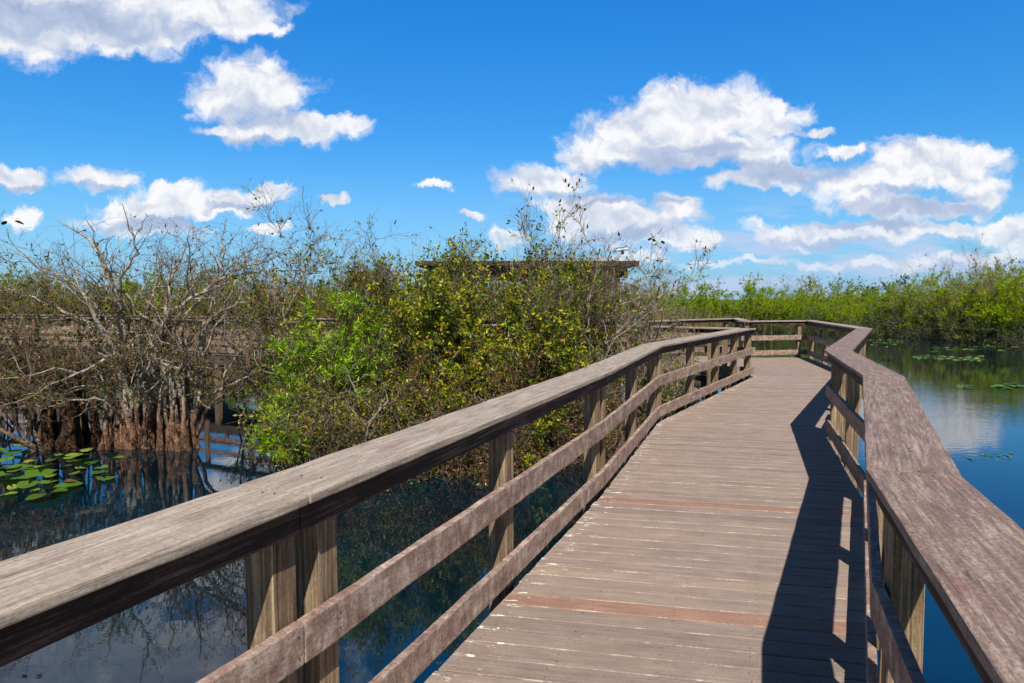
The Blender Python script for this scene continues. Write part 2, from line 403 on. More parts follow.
# deck boards
def chain_x(ch, s, n, t):
    """point of chain where n.p = s, returned as its coordinate along t"""
    for a, b in zip(ch, ch[1:]):
        sa = a[0]*n[0] + a[1]*n[1]; sb = b[0]*n[0] + b[1]*n[1]
        if (sa - s) * (sb - s) <= 0 and abs(sb - sa) > 1e-9:
            k = (s - sa) / (sb - sa); x = a[0] + (b[0]-a[0])*k; y = a[1] + (b[1]-a[1])*k
            return x*t[0] + y*t[1]
    return None
def deck(name, left, right, ang, s0, s1, mat, parent=None, w=0.140, g=0.006, special=()):
    t = (math.cos(ang), math.sin(ang)); n = (-t[1], t[0])
    V = []; Fc = []; R = []; E_ = []; A_ = []; UV = []; nails = []
    s = s0; k = 0; prev = []
    while s < s1:
        a0, a1 = chain_x(left, s, n, t), chain_x(left, s + w, n, t)
        b0, b1 = chain_x(right, s, n, t), chain_x(right, s + w, n, t)
        if None not in (a0, a1, b0, b1) and b0 - a0 > 0.05:
            z1 = random.uniform(-0.0016, 0.0012); z0 = z1 - 0.036; c = 0.0035
            prof = [(0, z0), (0, z1 - c), (c, z1), (w * 0.5, z1 + 0.0006), (w - c, z1), (w, z1 - c), (w, z0)]
            rr = random.uniform(0, 0.9)
            if any(abs(s - q) < 0.075 for q in special): rr = 0.97
            ou, ov = random.uniform(0, 80), random.uniform(0, 80)
            ds = random.uniform(-0.0012, 0.0012)
            base = len(V)
            nx = 10; xs = [i / nx for i in range(nx + 1)]
            ja = random.uniform(-0.006, 0.006)
            wob = [random.uniform(-0.0007, 0.0007) for _ in xs]
            for i, q in enumerate(xs):
                for (pw, pz) in prof:
                    f = pw / w; xa = a0 + (a1 - a0) * f + ja; xb = b0 + (b1 - b0) * f + ja
                    x = xa + (xb - xa) * q; y = s + pw + ds + wob[i]
                    V.append((x*t[0] + y*n[0], x*t[1] + y*n[1], pz)); R.append(rr); E_.append((xb - xa) * q); A_.append(f)
                    UV.append((x + ou, pw + ov))
            m = len(prof)
            for i in range(nx):
                for j in range(m):
                    j2 = (j + 1) % m
                    Fc.append((base + i*m + j, base + i*m + j2, base + (i+1)*m + j2, base + (i+1)*m + j))
            if s < 9:
                for jx in (0.08, 0.5, 0.95, 1.35, 1.75):
                    x = a0 + jx + random.uniform(-.012, .012)
                    if x < b0 - 0.05:
                        for fw in (0.25, 0.75): nails.append((x, s + w * fw + random.uniform(-.008, .008), z1))
        s += w + g; k += 1
    o = mesh_np(name, V, Fc, mat, parent, rnd=R)
    me = o.data
    a = me.attributes.new('edge', 'FLOAT', 'POINT'); a.data.foreach_set('value', np.array(E_, dtype=np.float32))
    a = me.attributes.new('across', 'FLOAT', 'POINT'); a.data.foreach_set('value', np.array(A_, dtype=np.float32))
    ul = me.uv_layers.new(name='UVMap')
    vi = np.empty(len(me.loops), dtype=np.int32); me.loops.foreach_get('vertex_index', vi)
    ul.data.foreach_set('uv', np.array(UV, dtype=np.float32)[vi].ravel())
    me.polygons.foreach_set('use_smooth', np.zeros(len(me.polygons), dtype=bool))
    if nails:
        NV = []; NF = []
        for (x, y, z) in nails:
            b = len(NV); r = random.uniform(0.0028, 0.0042)
            for i in range(6):
                an = i * math.pi / 3; xx = x + r*math.cos(an); yy = y + r*math.sin(an)
                NV.append((xx*t[0] + yy*n[0], xx*t[1] + yy*n[1], z + 0.0012))
            NF.append(tuple(range(b, b + 6)))
        no = mesh_np('nail_heads', NV, NF, M_nail, o); tag(no, kind='stuff')
    return o
a_ = math.radians(-11.5)
nn_ = (-math.sin(a_), math.cos(a_))
Ld = offs(LP, 0.022); Rd = offs(RP, -0.022)
left_ch = offs(LP, -0.05)[:-1] + [(5.22, 14.87), (4.95, 20.6), (4.9, 22.0)]
right_ch = offs(RP, 0.05)[:-1] + [(7.38, 14.7), (8.55, 20.0), (8.9, 21.8)]
def sN(px, py): 
    p = on_water(px, py, 0.0); return p[0]*nn_[0] + p[1]*nn_[1]
dk = deck('boardwalk', left_ch, right_ch, a_, -2.2, 20.9, M_deck, special=(sN(600, 611) - 0.07, sN(611, 498) - 0.07))
tag(dk, 'grey brown plank deck of the boardwalk', kind='structure')
# side walkway deck
bl = [(4.93, 20.6), (3.2, 18.6), (-2.0, 19.7), (-11.9, 25.0), (-24.0, 29.0)]
def side_deck():
    A = [(5.2, 14.95)] + LPR[1:]; B = [(4.9, 20.4), (4.0, 19.5)] + bl[1:]
    ch_a = [(5.15, 15.0), (2.9, 16.2), (-2.5, 17.3), (-12.6, 22.7), (-24.0, 26.5)]
    ch_b = [(4.88, 20.4), (3.2, 18.6), (-2.0, 19.7), (-11.9, 25.0), (-24.0, 29.0)]
    V = []; Fc = []; R = []; E_ = []; A_ = []; UV = []
    for i in range(4):
        a0, a1, b0, b1 = ch_a[i], ch_a[i+1], ch_b[i], ch_b[i+1]
        L = math.dist(a0, a1); n = int(L / 0.146)
        for k in range(n):
            u0 = (k + 0.02) / n; u1 = (k + 0.97) / n
            q = [(a0[0]+(a1[0]-a0[0])*u0, a0[1]+(a1[1]-a0[1])*u0), (a0[0]+(a1[0]-a0[0])*u1, a0[1]+(a1[1]-a0[1])*u1),
                 (b0[0]+(b1[0]-b0[0])*u1, b0[1]+(b1[1]-b0[1])*u1), (b0[0]+(b1[0]-b0[0])*u0, b0[1]+(b1[1]-b0[1])*u0)]
            b = len(V); r = random.uniform(0, .9); o = random.uniform(0, 50)
            for z in (-0.036, 0.0):
                for p, uv in zip(q, ((0, 0), (0, .14), (2, .14), (2, 0))):
                    V.append((p[0], p[1], z)); R.append(r); E_.append(uv[0]); A_.append(uv[1] / .14); UV.append((uv[0] + o, uv[1] + o))
            Fc += [(b, b+3, b+2, b+1), (b+4, b+5, b+6, b+7), (b, b+1, b+5, b+4), (b+1, b+2, b+6, b+5), (b+2, b+3, b+7, b+6), (b+3, b, b+4, b+7)]
    o = mesh_np('side_boardwalk', V, Fc, M_deck, rnd=R); me = o.data
    a = me.attributes.new('edge', 'FLOAT', 'POINT'); a.data.foreach_set('value', np.array(E_, dtype=np.float32))
    a = me.attributes.new('across', 'FLOAT', 'POINT'); a.data.foreach_set('value', np.array(A_, dtype=np.float32))
    ul = me.uv_layers.new(name='UVMap')
    vi = np.empty(len(me.loops), dtype=np.int32); me.loops.foreach_get('vertex_index', vi)
    ul.data.foreach_set('uv', np.array(UV, dtype=np.float32)[vi].ravel())
    tag(o, 'plank deck of the side boardwalk', kind='structure')
    # edge beams, joists, piles
    for ch, sd in ((ch_a, 1), (ch_b, -1)):
        X, Y = offs(ch, 0.0), offs(ch, -0.05 * sd)
        X = offs(ch, 0.03 * sd)
        for i in range(4):
            SEED[0] += 1
            beam('edge_beam', X[i], X[i+1], Y[i], Y[i+1], -0.30, -0.042, M_beam, o, bev=0, seed=SEED[0])
    for i in range(4):
        a0, a1, b0, b1 = ch_a[i], ch_a[i+1], ch_b[i], ch_b[i+1]
        L = math.dist(a0, a1); n = max(1, round(L / 2.4))
        for k in range(n):
            u = (k + 0.15) / n
            for p0, p1 in ((a0, a1), (b0, b1)):
                SEED[0] += 1
                c = (p0[0] + (p1[0]-p0[0])*u, p0[1] + (p1[1]-p0[1])*u)
                vpost('pile', c, (p1[0]-p0[0], p1[1]-p0[1]), 0.16, 0.16, -2.2, -0.305, M_post, o, seed=SEED[0])
    return o
side_deck()
# under-structure of the main deck
def under():
    for P, sd in ((LP, -1), (RP, 1)):
        X, Y = offs(P, 0.01 * sd), offs(P, -0.04 * sd)
        for i in range(len(P) - 1):
            SEED[0] += 1
            beam('edge_beam', X[i], X[i+1], Y[i], Y[i+1], -0.29, -0.041, M_beam, dk, bev=0, seed=SEED[0])
        Z = offs(P, -0.16 * sd)
        for i in range(len(P) - 1):
            L = seglen(P, i); n = max(1, round(L / 2.0))
            for k in range(n):
                u = (k + 0.3) / n; SEED[0] += 1
                c = (Z[i][0] + (Z[i+1][0]-Z[i][0])*u, Z[i][1] + (Z[i+1][1]-Z[i][1])*u)
                vpost('pile', c, (1, 0), 0.17, 0.17, -2.2, -0.295, M_post, dk, seed=SEED[0])
    E2 = [(7.35, 14.7), (8.50, 19.95), (6.5, 19.45)]
    X, Y = offs(E2, 0.01), offs(E2, -0.04)
    for i in range(2):
        beam('edge_beam', X[i], X[i+1], Y[i], Y[i+1], -0.29, -0.041, M_beam, dk, bev=0, seed=i + 900)
    for c in ((8.3, 19.6), (7.9, 17.4), (7.5, 15.3), (6.7, 19.3), (5.3, 15.3), (5.1, 18), (5.0, 20)):
        vpost('pile', c, (1, 0), 0.17, 0.17, -2.2, -0.295, M_post, dk, seed=int(c[0] * 100))
under()

# ------------------------------------------------------------------ shelter on the side boardwalk
def shelter():
    r = empty('shelter', (0.4, 18.0, 0), 'flat roofed dark timber shelter over the side boardwalk, seen through the shrub tops', 'shelter')
    def b(name, x0, x1, y0, y1, z0, z1, mat):
        SEED[0] += 1
        ob = beam(name, (x0, y0), (x1, y0), (x0, y1), (x1, y1), z0, z1, mat, r, bev=0.006, seed=SEED[0]); ob.location = (-0.4, -18.0, 0); return ob
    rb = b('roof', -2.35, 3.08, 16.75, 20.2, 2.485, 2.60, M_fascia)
    for y in (17.05, 19.7): b('beam', -2.1, 2.85, y, y + 0.09, 2.20, 2.484, M_beam)
    for x in (-2.0, -0.4, 1.2, 2.65): b('rafter', x, x + 0.05, 17.15, 19.69, 2.30, 2.484, M_beam)
    for x in (-1.95, 0.35, 2.6):
        for y in (17.1, 19.75):
            SEED[0] += 1
            o = vpost('post', (x, y), (1, 0), 0.12, 0.12, 0.0, 2.199, M_beam, r, seed=SEED[0]); o.location = (-0.4, -18.0, 0)
    # bench under the roof
    return r
shelter()
def roof_camera():
    x, y, z = 2.74, 17.3, 2.60
    r = empty('surveillance_camera', (x, y, z), 'small white camera on a bracket at the right end of the shelter roof', 'camera')
    def bx(name, cx, cy, cz, sx, sy, sz, mat, rot=0.0, bev=0.01):
        bm = bmesh.new(); bmesh.ops.create_cube(bm, size=1)
        for v in bm.verts: v.co = Vector((v.co.x * sx, v.co.y * sy, v.co.z * sz))
        bmesh.ops.bevel(bm, geom=list(bm.edges), offset=bev, segments=2, affect='EDGES')
        c, s = math.cos(rot), math.sin(rot)
        for v in bm.verts: v.co = Vector((v.co.x * c + v.co.z * s + cx, v.co.y + cy, -v.co.x * s + v.co.z * c + cz))
        return bm_obj(name, bm, mat, r)
    bx('base_plate', -0.02, 0, 0.03, 0.10, 0.12, 0.06, M_white)
    bx('bracket', -0.015, 0, 0.13, 0.035, 0.04, 0.16, M_white, 0.35)
    bx('swivel', 0.015, 0, 0.235, 0.07, 0.07, 0.08, M_black)
    h = bx('housing', 0.0, 0, 0.32, 0.32, 0.13, 0.085, M_white, -0.14, 0.02)
    bx('sun_visor', -0.02, 0, 0.371, 0.36, 0.15, 0.012, M_white, -0.14, 0.004)
    bx('lens', 0.163, 0, 0.343, 0.02, 0.07, 0.05, M_black, -0.14, 0.005)
roof_camera()

# ------------------------------------------------------------------ vegetation
def unit(v): return v / (np.linalg.norm(v, axis=-1, keepdims=True) + 1e-9)
def tubes(P, R, s):
    N, K, _ = P.shape
    T = unit(np.gradient(P, axis=1))
    ref = unit(rng.normal(size=(N, 1, 3))) + np.zeros((N, K, 3))
    n1 = unit(np.cross(T, ref)); n2 = np.cross(T, n1)
    an = np.arange(s) * 2 * math.pi / s
    V = P[:, :, None, :] + R[:, :, None, None] * (np.cos(an)[None, None, :, None] * n1[:, :, None, :] + np.sin(an)[None, None, :, None] * n2[:, :, None, :])
    idx = np.arange(N * K * s).reshape(N, K, s)
    a = idx[:, :-1, :]; b = idx[:, 1:, :]
    Fq = np.stack([a, np.roll(a, -1, 2), np.roll(b, -1, 2), b], -1).reshape(-1, 4)
    return V.reshape(-1, 3), Fq
def sample(P, R, i, t):
    K = P.shape[1]; x = t * (K - 1); k = np.minimum(x.astype(int), K - 2); f = (x - k)[:, None]
    p = P[i, k] * (1 - f) + P[i, k + 1] * f
    r = R[i, k] * (1 - f[:, 0]) + R[i, k + 1] * f[:, 0]
    return p, unit(P[i, k + 1] - P[i, k]), r
def to_targets(S, Tg, K, wob, r0, r1):
    N = len(S); t = np.linspace(0, 1, K)[None, :, None]
    L = np.linalg.norm(Tg - S, axis=1)[:, None, None]
    W = np.cumsum(rng.normal(size=(N, K, 3)), axis=1); W -= W[:, :1]; W -= t * W[:, -1:]
    P = S[:, None] * (1 - t) + Tg[:, None] * t + W * L * wob / math.sqrt(K)
    R = r0[:, None] * (1 - t[0, :, 0][None]) + r1 * t[0, :, 0][None]
    return P, R
def spawn(P, R, n, tmin, lmin, lmax, spread, up, K, rfrac, jit, rmin=0.002, tip=0.35):
    L = np.linalg.norm(P[:, -1] - P[:, 0], axis=1); L = L / L.sum()
    i = rng.choice(len(P), n, p=L); t = rng.uniform(tmin, 1, n)
    p, tg, r = sample(P, R, i, t)
    d = unit(tg + spread * rng.normal(size=(n, 3)) + np.array([0, 0, up]))
    ln = rng.uniform(lmin, lmax, n) / (K - 1)
    out = [p]
    for k in range(K - 1):
        d = unit(d + jit * rng.normal(size=(n, 3)) + np.array([0, 0, up * 0.12]))
        p = p + d * ln[:, None]; out.append(p)
    Q = np.stack(out, 1)
    r0 = np.maximum(r * rfrac, rmin)
    RR = r0[:, None] * np.linspace(1, tip, K)[None]
    return Q, np.maximum(RR, rmin * 0.7)
def leaves_on(P, n, size, tmin=0.2, aspect=0.42, droop=0.0, clump=1, spreadp=0.03, upright=0.4):
    """n leaves along polylines P; returns verts, faces, rnd"""
    i = rng.integers(0, len(P), n // clump); t = rng.uniform(tmin, 1, n // clump)
    i = np.repeat(i, clump); t = np.repeat(t, clump); m = len(i)
    p, tg, _ = sample(P, np.ones(P.shape[:2]), i, t)
    p = p + rng.normal(size=(m, 3)) * spreadp
    d = unit(tg * 0.5 + rng.normal(size=(m, 3)) * 0.8 + np.array([0, 0, upright - droop]))
    nt = rng.normal(size=(m, 3)) * 0.9 + np.array([0.05, -0.5, 0.7])
    sd = unit(np.cross(d, nt))
    nn = np.cross(d, sd)
    L = size * rng.uniform(0.6, 1.35, m)[:, None]; W = L * aspect / 2
    V = np.stack([p, p + d * L * 0.45 + sd * W + nn * W * 0.35, p + d * L, p + d * L * 0.45 - sd * W + nn * W * 0.35], 1)
    Fq = np.arange(m * 4).reshape(m, 4)
    g = np.repeat(rng.uniform(0, 1, max(1, n // clump)), clump) * 0.5 + rng.uniform(0, 1, m) * 0.5
    rr = np.clip((g - 0.5) * 1.35 + 0.5, 0, 1)
    return V.reshape(-1, 3), Fq, np.repeat(rr, 4)
def join(parts):
    V = []; Fs = []; R = []; b = 0
    for x in parts:
        V.append(x[0]); Fs.append(x[1] + b); b += len(x[0])
        if len(x) > 2 and x[2] is not None: R.append(x[2])
    return np.concatenate(V), np.concatenate(Fs), (np.concatenate(R) if R else None)

def in_ellipsoid(n, c, r, lo=-1.0, shell=0.5):
    u = unit(rng.normal(size=(n * 3, 3))); u = u[u[:, 2] > lo][:n]
    rad = rng.uniform(shell, 1, len(u))[:, None]
    return np.array(c) + u * rad * np.array(r)

def shrub(base, w, h, depth, n0=14, n1=60, n2=500, n3=1800, nleaf=4000, leafsize=0.075, lmat=None, wmat=None,
          r0=0.035, leafdown=0.0, aspect=0.42, clump=3, jit=0.35, up=0.25, zlow=0.0, droop=0.0, zc=0.5, zr=0.5, zcut=None, whips=0, whl=(0.5, 1.1), tl=(0.25, 0.6), basew=0.5, lean=(0, 0), leafmin=0.0, leafz=None, nextra=0):
    """base: (x,y,z). returns (wood parts, leaf parts) in coordinates relative to base"""
    S = np.zeros((n0, 3)); S[:, 0] = rng.uniform(-w * basew, w * basew, n0); S[:, 1] = rng.uniform(-depth * basew, depth * basew, n0); S[:, 2] = -0.9
    c = (lean[0], lean[1], h * zc)
    Tg = in_ellipsoid(n0, c, (w, depth, h * zr), -0.55, 0.62)
    P0, R0 = to_targets(S, Tg, 9, 0.16, rng.uniform(0.6, 1.3, n0) * r0, r0 * 0.25)
    P1, R1 = spawn(P0, R0, n1, 0.15, w * 0.45, w * 0.9, 0.6, up, 7, 0.65, jit, 0.006)
    P2, R2 = spawn(np.concatenate([P0[:, ::1][:, :7], P1]), np.concatenate([R0[:, :7], R1]), n2, 0.25, tl[0] * 1.2, tl[1] * 1.3, 0.8, up, 5, 0.6, jit * 1.1, 0.004)
    P3, R3 = spawn(P2, R2, n3, 0.15, tl[0] * 0.6, tl[1] * 0.8, 0.8, up, 4, 0.65, jit, 0.0025)
    extra = []
    if whips:
        hi = P1[:, -1, 2] > h * 0.55
        W1, RW1 = spawn(P1[hi], R1[hi], whips, 0.4, whl[0], whl[1], 0.45, 0.75, 8, 0.7, 0.24, 0.005, 0.3)
        W2, RW2 = spawn(W1, RW1, whips * 7, 0.2, 0.2, 0.55, 0.6, 0.45, 5, 0.6, 0.3, 0.0032)
        W3, RW3 = spawn(W2, RW2, whips * 14, 0.3, 0.08, 0.25, 0.7, 0.3, 3, 0.6, 0.3, 0.0026)
        extra = [tubes(W1, RW1, 5), tubes(W2, RW2, 3), tubes(W3, RW3, 3)]
    if zcut is not None:
        def cut(P, R): k = P[:, :, 2].min(1) > zcut + rng.uniform(-.12, .12, len(P)); return P[k], R[k]
        P1, R1 = cut(P1, R1); P2, R2 = cut(P2, R2); P3, R3 = cut(P3, R3)
        lf = leaves_on(P3, nleaf, leafsize, 0.1, aspect, droop, clump)
    wood_ = join([tubes(P0, R0, 6), tubes(P1, R1, 5)])
    fine_ = join([tubes(P2, R2, 4), tubes(P3, R3, 3)] + extra)
    lf = leaves_on(P3, nleaf, leafsize, 0.1, aspect, droop, clump)
    wlf = leaves_on(W2, whips * 5, leafsize * 1.05, 0.3, aspect, droop, 3) if whips else None
    if leafz is not None:
        keep_z = lf[0].reshape(-1, 4, 3)[:, 0, 2]
        pr_ = np.clip((leafz[1] - keep_z) / (leafz[1] - leafz[0]), leafz[2], 1)
        k = rng.uniform(0, 1, len(keep_z)) < pr_
        V = lf[0].reshape(-1, 4, 3)[k]; R = lf[2].reshape(-1, 4)[k]
        lf = (V.reshape(-1, 3), np.arange(len(V) * 4).reshape(-1, 4), R.ravel())
    if wlf is not None: lf = join([lf, wlf])
    return wood_, lf, fine_
def place(name, base, label, cat, group, parts):
    r = empty(name, base, label, cat, group)
    for (nm, data, mat) in parts:
        V, Fq, R = data
        if R is None: R = np.repeat(0.5, len(V))
        mesh_np(nm, V, Fq, mat, r, rnd=R, smooth=(nm in ('trunk', 'branches', 'stems', 'twigs')))
    return r

def dark_leaf(p, a, L=0.17):
    """one curled leathery leaf"""
    V = []; n = 7
    for i in range(n):
        t = i / (n - 1); w = 0.052 * math.sin(math.pi * min(1, t * 0.93 + 0.07)) ** 0.7
        x = L * t * math.cos(a); y = L * t * 0.25; z = L * (0.35 * t - 0.75 * t * t) + 0.04
        V += [(p[0] + x, p[1] + y - w, p[2] + z - 0.012), (p[0] + x, p[1] + y, p[2] + z + 0.004), (p[0] + x, p[1] + y + w * .6, p[2] + z - w * 0.9)]
    Fq = [(i*3 + k, i*3 + k + 1, i*3 + k + 4, i*3 + k + 3) for i in range(n - 1) for k in (0, 1)]
    return np.array(V), np.array(Fq), None
# --- main left tree: traced limbs + buttressed trunk cluster
def clump_base(x0, x1, D, z1lo, z1hi, n, r, xw=0.3):
    """fluted buttress columns rising out of the water"""
    S = np.stack([np.linspace(x0, x1, n) + rng.normal(size=n) * .04, D + rng.uniform(-0.35, 0.45, n), np.full(n, -1.9)], 1)
    T = S.copy(); T[:, 2] = rng.uniform(z1lo, z1hi, n) + 0.35
    T[:, 0] += (np.mean([x0, x1]) - T[:, 0]) * 0.22 + rng.normal(size=n) * 0.06
    P, R = to_targets(S, T, 11, 0.05, rng.uniform(0.8, 1.35, n) * r, r * 0.10)
    z = P[:, :, 2]
    fl = 1 + 0.75 * np.clip((-0.55 - z) / 0.9, 0, 1) ** 1.3
    R = R * fl * (1 + 0.16 * rng.normal(size=R.shape))
    return P, R
def tree_left():
    D0 = 13.4; rel = np.array([at_dist(155, 447, D0)[0], D0, WATER])
    limbs = [
        ([(132, 440), (128, 400), (120, 364), (124, 340), (119, 303), (113, 279), (102, 259), (88, 238), (54, 219)], 0.085, 0.2),
        ([(138, 440), (133, 400), (117, 352), (101, 329), (94, 317), (88, 303), (76, 285), (52, 270)], 0.07, -0.5),
        ([(150, 442), (152, 385), (155, 350), (167, 329), (168, 313), (190, 300), (205, 291), (217, 285), (240, 281)], 0.085, 0.0),
        ([(186, 440), (198, 400), (202, 358), (202, 341), (209, 320), (222, 311), (234, 307), (243, 296)], 0.085, -0.2),
        ([(192, 430), (202, 352), (190, 364), (176, 381), (168, 400)], 0.04, 0.1),
        ([(128, 400), (120, 351), (88, 370), (53, 382), (26, 399)], 0.035, -0.9),
        ([(155, 350), (167, 329), (164, 297), (176, 267), (187, 244), (190, 226)], 0.035, 0.3),
        ([(217, 285), (220, 253), (223, 226), (229, 214)], 0.02, 0.2),
        ([(119, 303), (123, 273), (138, 250), (126, 218), (122, 203)], 0.025, -0.3),
        ([(101, 329), (60, 310), (30, 296), (8, 290)], 0.03, 0.5),
        ([(176, 440), (175, 400), (180, 350), (196, 330), (232, 322), (270, 318)], 0.045, 0.5),
        ([(145, 440), (146, 390), (140, 350), (148, 310), (158, 280), (170, 255)], 0.06, 0.7),
        ([(168, 440), (166, 400), (160, 370), (172, 330), (200, 300), (225, 272), (250, 250)], 0.05, 0.4),
        ([(202, 400), (232, 384), (254, 372), (270, 372)], 0.03, -0.4),
        ([(128, 420), (108, 392), (84, 384), (60, 392)], 0.03, -0.3),
        ([(124, 340), (90, 300), (60, 275), (38, 268), (9, 242), (8, 228)], 0.024, -0.5),
        ([(205, 291), (240, 268), (262, 262), (285, 252)], 0.022, 0.1),
        ([(130, 430), (112, 408), (96, 398), (70, 400), (40, 410)], 0.028, -0.8),
        ([(120, 410), (96, 376), (60, 368), (22, 376)], 0.026, -1.0),
        ([(165, 440), (160, 408), (168, 380), (158, 352), (140, 330), (128, 318)], 0.04, -0.6),
        ([(182, 440), (184, 404), (176, 376), (188, 348), (182, 322), (196, 300)], 0.04, -0.5),
        ([(146, 440), (150, 410), (138, 384), (148, 358), (136, 340)], 0.045, -0.7),
        ([(196, 440), (206, 410), (222, 396), (226, 372), (240, 350), (262, 342)], 0.032, -0.4),
    ]
    Pl = []; Rl = []
    for pts, r, dy in limbs:
        W = np.array([at_dist(x, y, D0 + dy * (k / (len(pts) - 1)) ** 0.8 * 1.5) for k, (x, y) in enumerate(pts)])
        s = np.concatenate([[0], np.cumsum(np.linalg.norm(np.diff(W, axis=0), axis=1))]); s /= s[-1]
        q = np.linspace(0, 1, 14)
        P = np.stack([np.interp(q, s, W[:, a]) for a in range(3)], 1) + rng.normal(size=(14, 3)) * 0.018
        Pl.append(P); Rl.append(r * 1.25 * np.linspace(1, 0.0, 14) ** 0.8 + 0.004)
    P0 = np.array(Pl); R0 = np.array(Rl)
    x0 = at_dist(113, 447, D0)[0]; x1 = at_dist(200, 447, D0)[0]
    PB, RB = clump_base(x0, x1, D0, -0.35, 0.3, 46, 0.078)
    PA, RA = spawn(P0, R0, 130, 0.25, 0.5, 1.6, 0.7, 0.3, 8, 0.55, 0.26, 0.008)
    P2, R2 = spawn(np.concatenate([P0[:, :8], P0[:, -8:], PA]), np.concatenate([R0[:, :8], R0[:, -8:], RA]), 820, 0.3, 0.3, 0.95, 0.7, 0.35, 6, 0.42, 0.30, 0.0045)
    P3, R3 = spawn(P2, R2, 4200, 0.15, 0.12, 0.5, 0.7, 0.35, 4, 0.6, 0.3, 0.0028)
    zl = 3.22
    def low(P, R): k = (P[:, :, 2].min(1) > -0.42) & (P[:, :, 2].max(1) - 0.25 * rng.uniform(-1, 1, len(P)) < zl - 0.22 * np.abs(P[:, -1, 0] + 6.9) ** 1.2 * 0.5); return P[k], R[k]
    PA, RA = low(PA, RA); P2, R2 = low(P2, R2); P3, R3 = low(P3, R3)
    trunk = join([tubes(P0 - rel, R0, 8), tubes(PB - rel, RB, 9), tubes(PA - rel, RA, 6)])
    br = join([tubes(P2 - rel, R2, 4), tubes(P3 - rel, R3, 3)])
    lf = leaves_on(P3 - rel, 11000, 0.07, 0.1, 0.42, 0, 3)
    # fewer leaves high up
    z = lf[0].reshape(-1, 4, 3)[:, 0, 2] + rel[2]
    k = rng.uniform(0, 1, len(z)) < np.where(z > 1.9, 0.12, np.where(z > 1.2, 0.6, 1.0))
    V = lf[0].reshape(-1, 4, 3)[k]; R = lf[2].reshape(-1, 4)[k]
    lf = (V.reshape(-1, 3), np.arange(len(V) * 4).reshape(-1, 4), R.ravel())
    # the two dark curled leaves on the lone twig at the far left
    tip = np.array(at_dist(9, 226, D0 - 0.75)) - rel
    place('mangrove_tree', tuple(rel), 'gnarled grey mangrove tree with orange brown fluted trunks, nearly bare crown, standing in the water', 'tree', None,
          [('trunk', trunk, M_bark), ('branches', br, M_fine), ('foliage', lf, M_leafb)] + [('leaf', dark_leaf(np.array(at_dist(x, y, D0 - 0.75)) - rel, a, .14), M_darkleaf) for x, y, a in ((7, 223.5, -2.75), (15, 223, 0.2))])
tree_left()
def tree_left_dark():
    D0 = 13.3; bx = at_dist(66, 449, D0)[0]; rel = np.array([bx, D0 + 0.1, WATER])
    PB, RB = clump_base(bx - 0.42, bx + 0.42, D0 + 0.1, -0.1, 0.5, 13, 0.085)
    W, lf, P = shrub(tuple(rel), 2.0, 3.3, 1.2, 14, 80, 800, 3200, 6500, 0.075, r0=0.05, jit=0.36, up=0.12, basew=0.16, tl=(0.25, 0.65), clump=3, lean=(-0.35, 0.0), zc=.68, zr=.32, zcut=.9)
    place('mangrove_tree', tuple(rel), 'dark brown mangrove thicket left of the grey tree, twigs tangled over one dark trunk clump', 'tree', None,
          [('trunk', join([tubes(PB - rel, RB, 8)]), M_barkd), ('branches', join([W, P]), M_twigd), ('foliage', lf, M_leafb)])
tree_left_dark()
def mangrove(px, py, D, w, h, label, lmat, wmat, **kw):
    X = at_dist(px, py, D)[0]; rel = (X, D, WATER)
    W, lf, P = shrub(rel, w, h, kw.pop('depth', w * 0.75), **kw)
    return place('mangrove_shrub', rel, label, 'shrub', 'tangled shrubs beside the left railing', [('stems', W, wmat), ('twigs', P, M_twig if wmat is M_bark else (M_fine if wmat is not M_twigd else M_twigd)), ('foliage', lf, lmat)])
# left edge thicket
mangrove(-30, 430, 14.6, 1.7, 3.2, 'brown twiggy shrub cut by the left edge of the photo behind the lily pads', M_leafb, M_twigd, n2=480, n3=2500, nleaf=6000, leafsize=.065, up=.1, zc=.68, zr=.32, clump=3, zcut=.95)
mangrove(262, 420, 15.2, 1.15, 3.3, 'thin bare shrub with few leaves between the grey mangrove tree and the bright green willow', M_leafb, M_twig, n0=8, n1=60, n2=320, n3=1600, nleaf=1500, leafsize=.065, leafz=(1.0, 3.2, .3), whips=18, whl=(.2, .5), zc=.70, zr=.32, zcut=.55)
# centre thicket
mangrove(335, 440, 13.2, 1.45, 4.15, 'tall tangled shrub with bare upper twigs directly behind the bright green willow', M_leaf, M_twig, n0=16, n1=110, n2=900, n3=5500, nleaf=26000, leafsize=.074, leafz=(2.9, 4.1, .2), up=.3, whips=60, whl=(.3, .65), clump=5)
mangrove(425, 440, 13.0, 1.35, 3.9, 'dense yellow green shrub right of the bright willow, left of the shelter roof', M_leafy, M_twig, n0=16, n1=110, n2=900, n3=4000, nleaf=52000, leafsize=.078, leafz=(3.0, 4.0, .18), up=.3, whips=45, whl=(.22, .55), clump=6)
mangrove(503, 440, 12.8, 1.6, 4.0, 'broad leafy shrub in front of the shelter roof above the middle of the left railing', M_leafy, M_twig, n0=16, n1=110, n2=900, n3=4000, nleaf=48000, leafsize=.078, leafz=(3.3, 4.3, .25), up=.3, whips=70, whl=(.22, .55), clump=6)
mangrove(576, 440, 13.7, 1.25, 4.25, 'shrub with long bare pale twigs and a dead orange spray rising above the shelter roof', M_leaf, M_twig, n0=14, n1=110, n2=700, n3=5000, nleaf=17000, leafsize=.074, leafz=(2.6, 3.9, .15), up=.35, whips=80, whl=(.25, .6), clump=5)
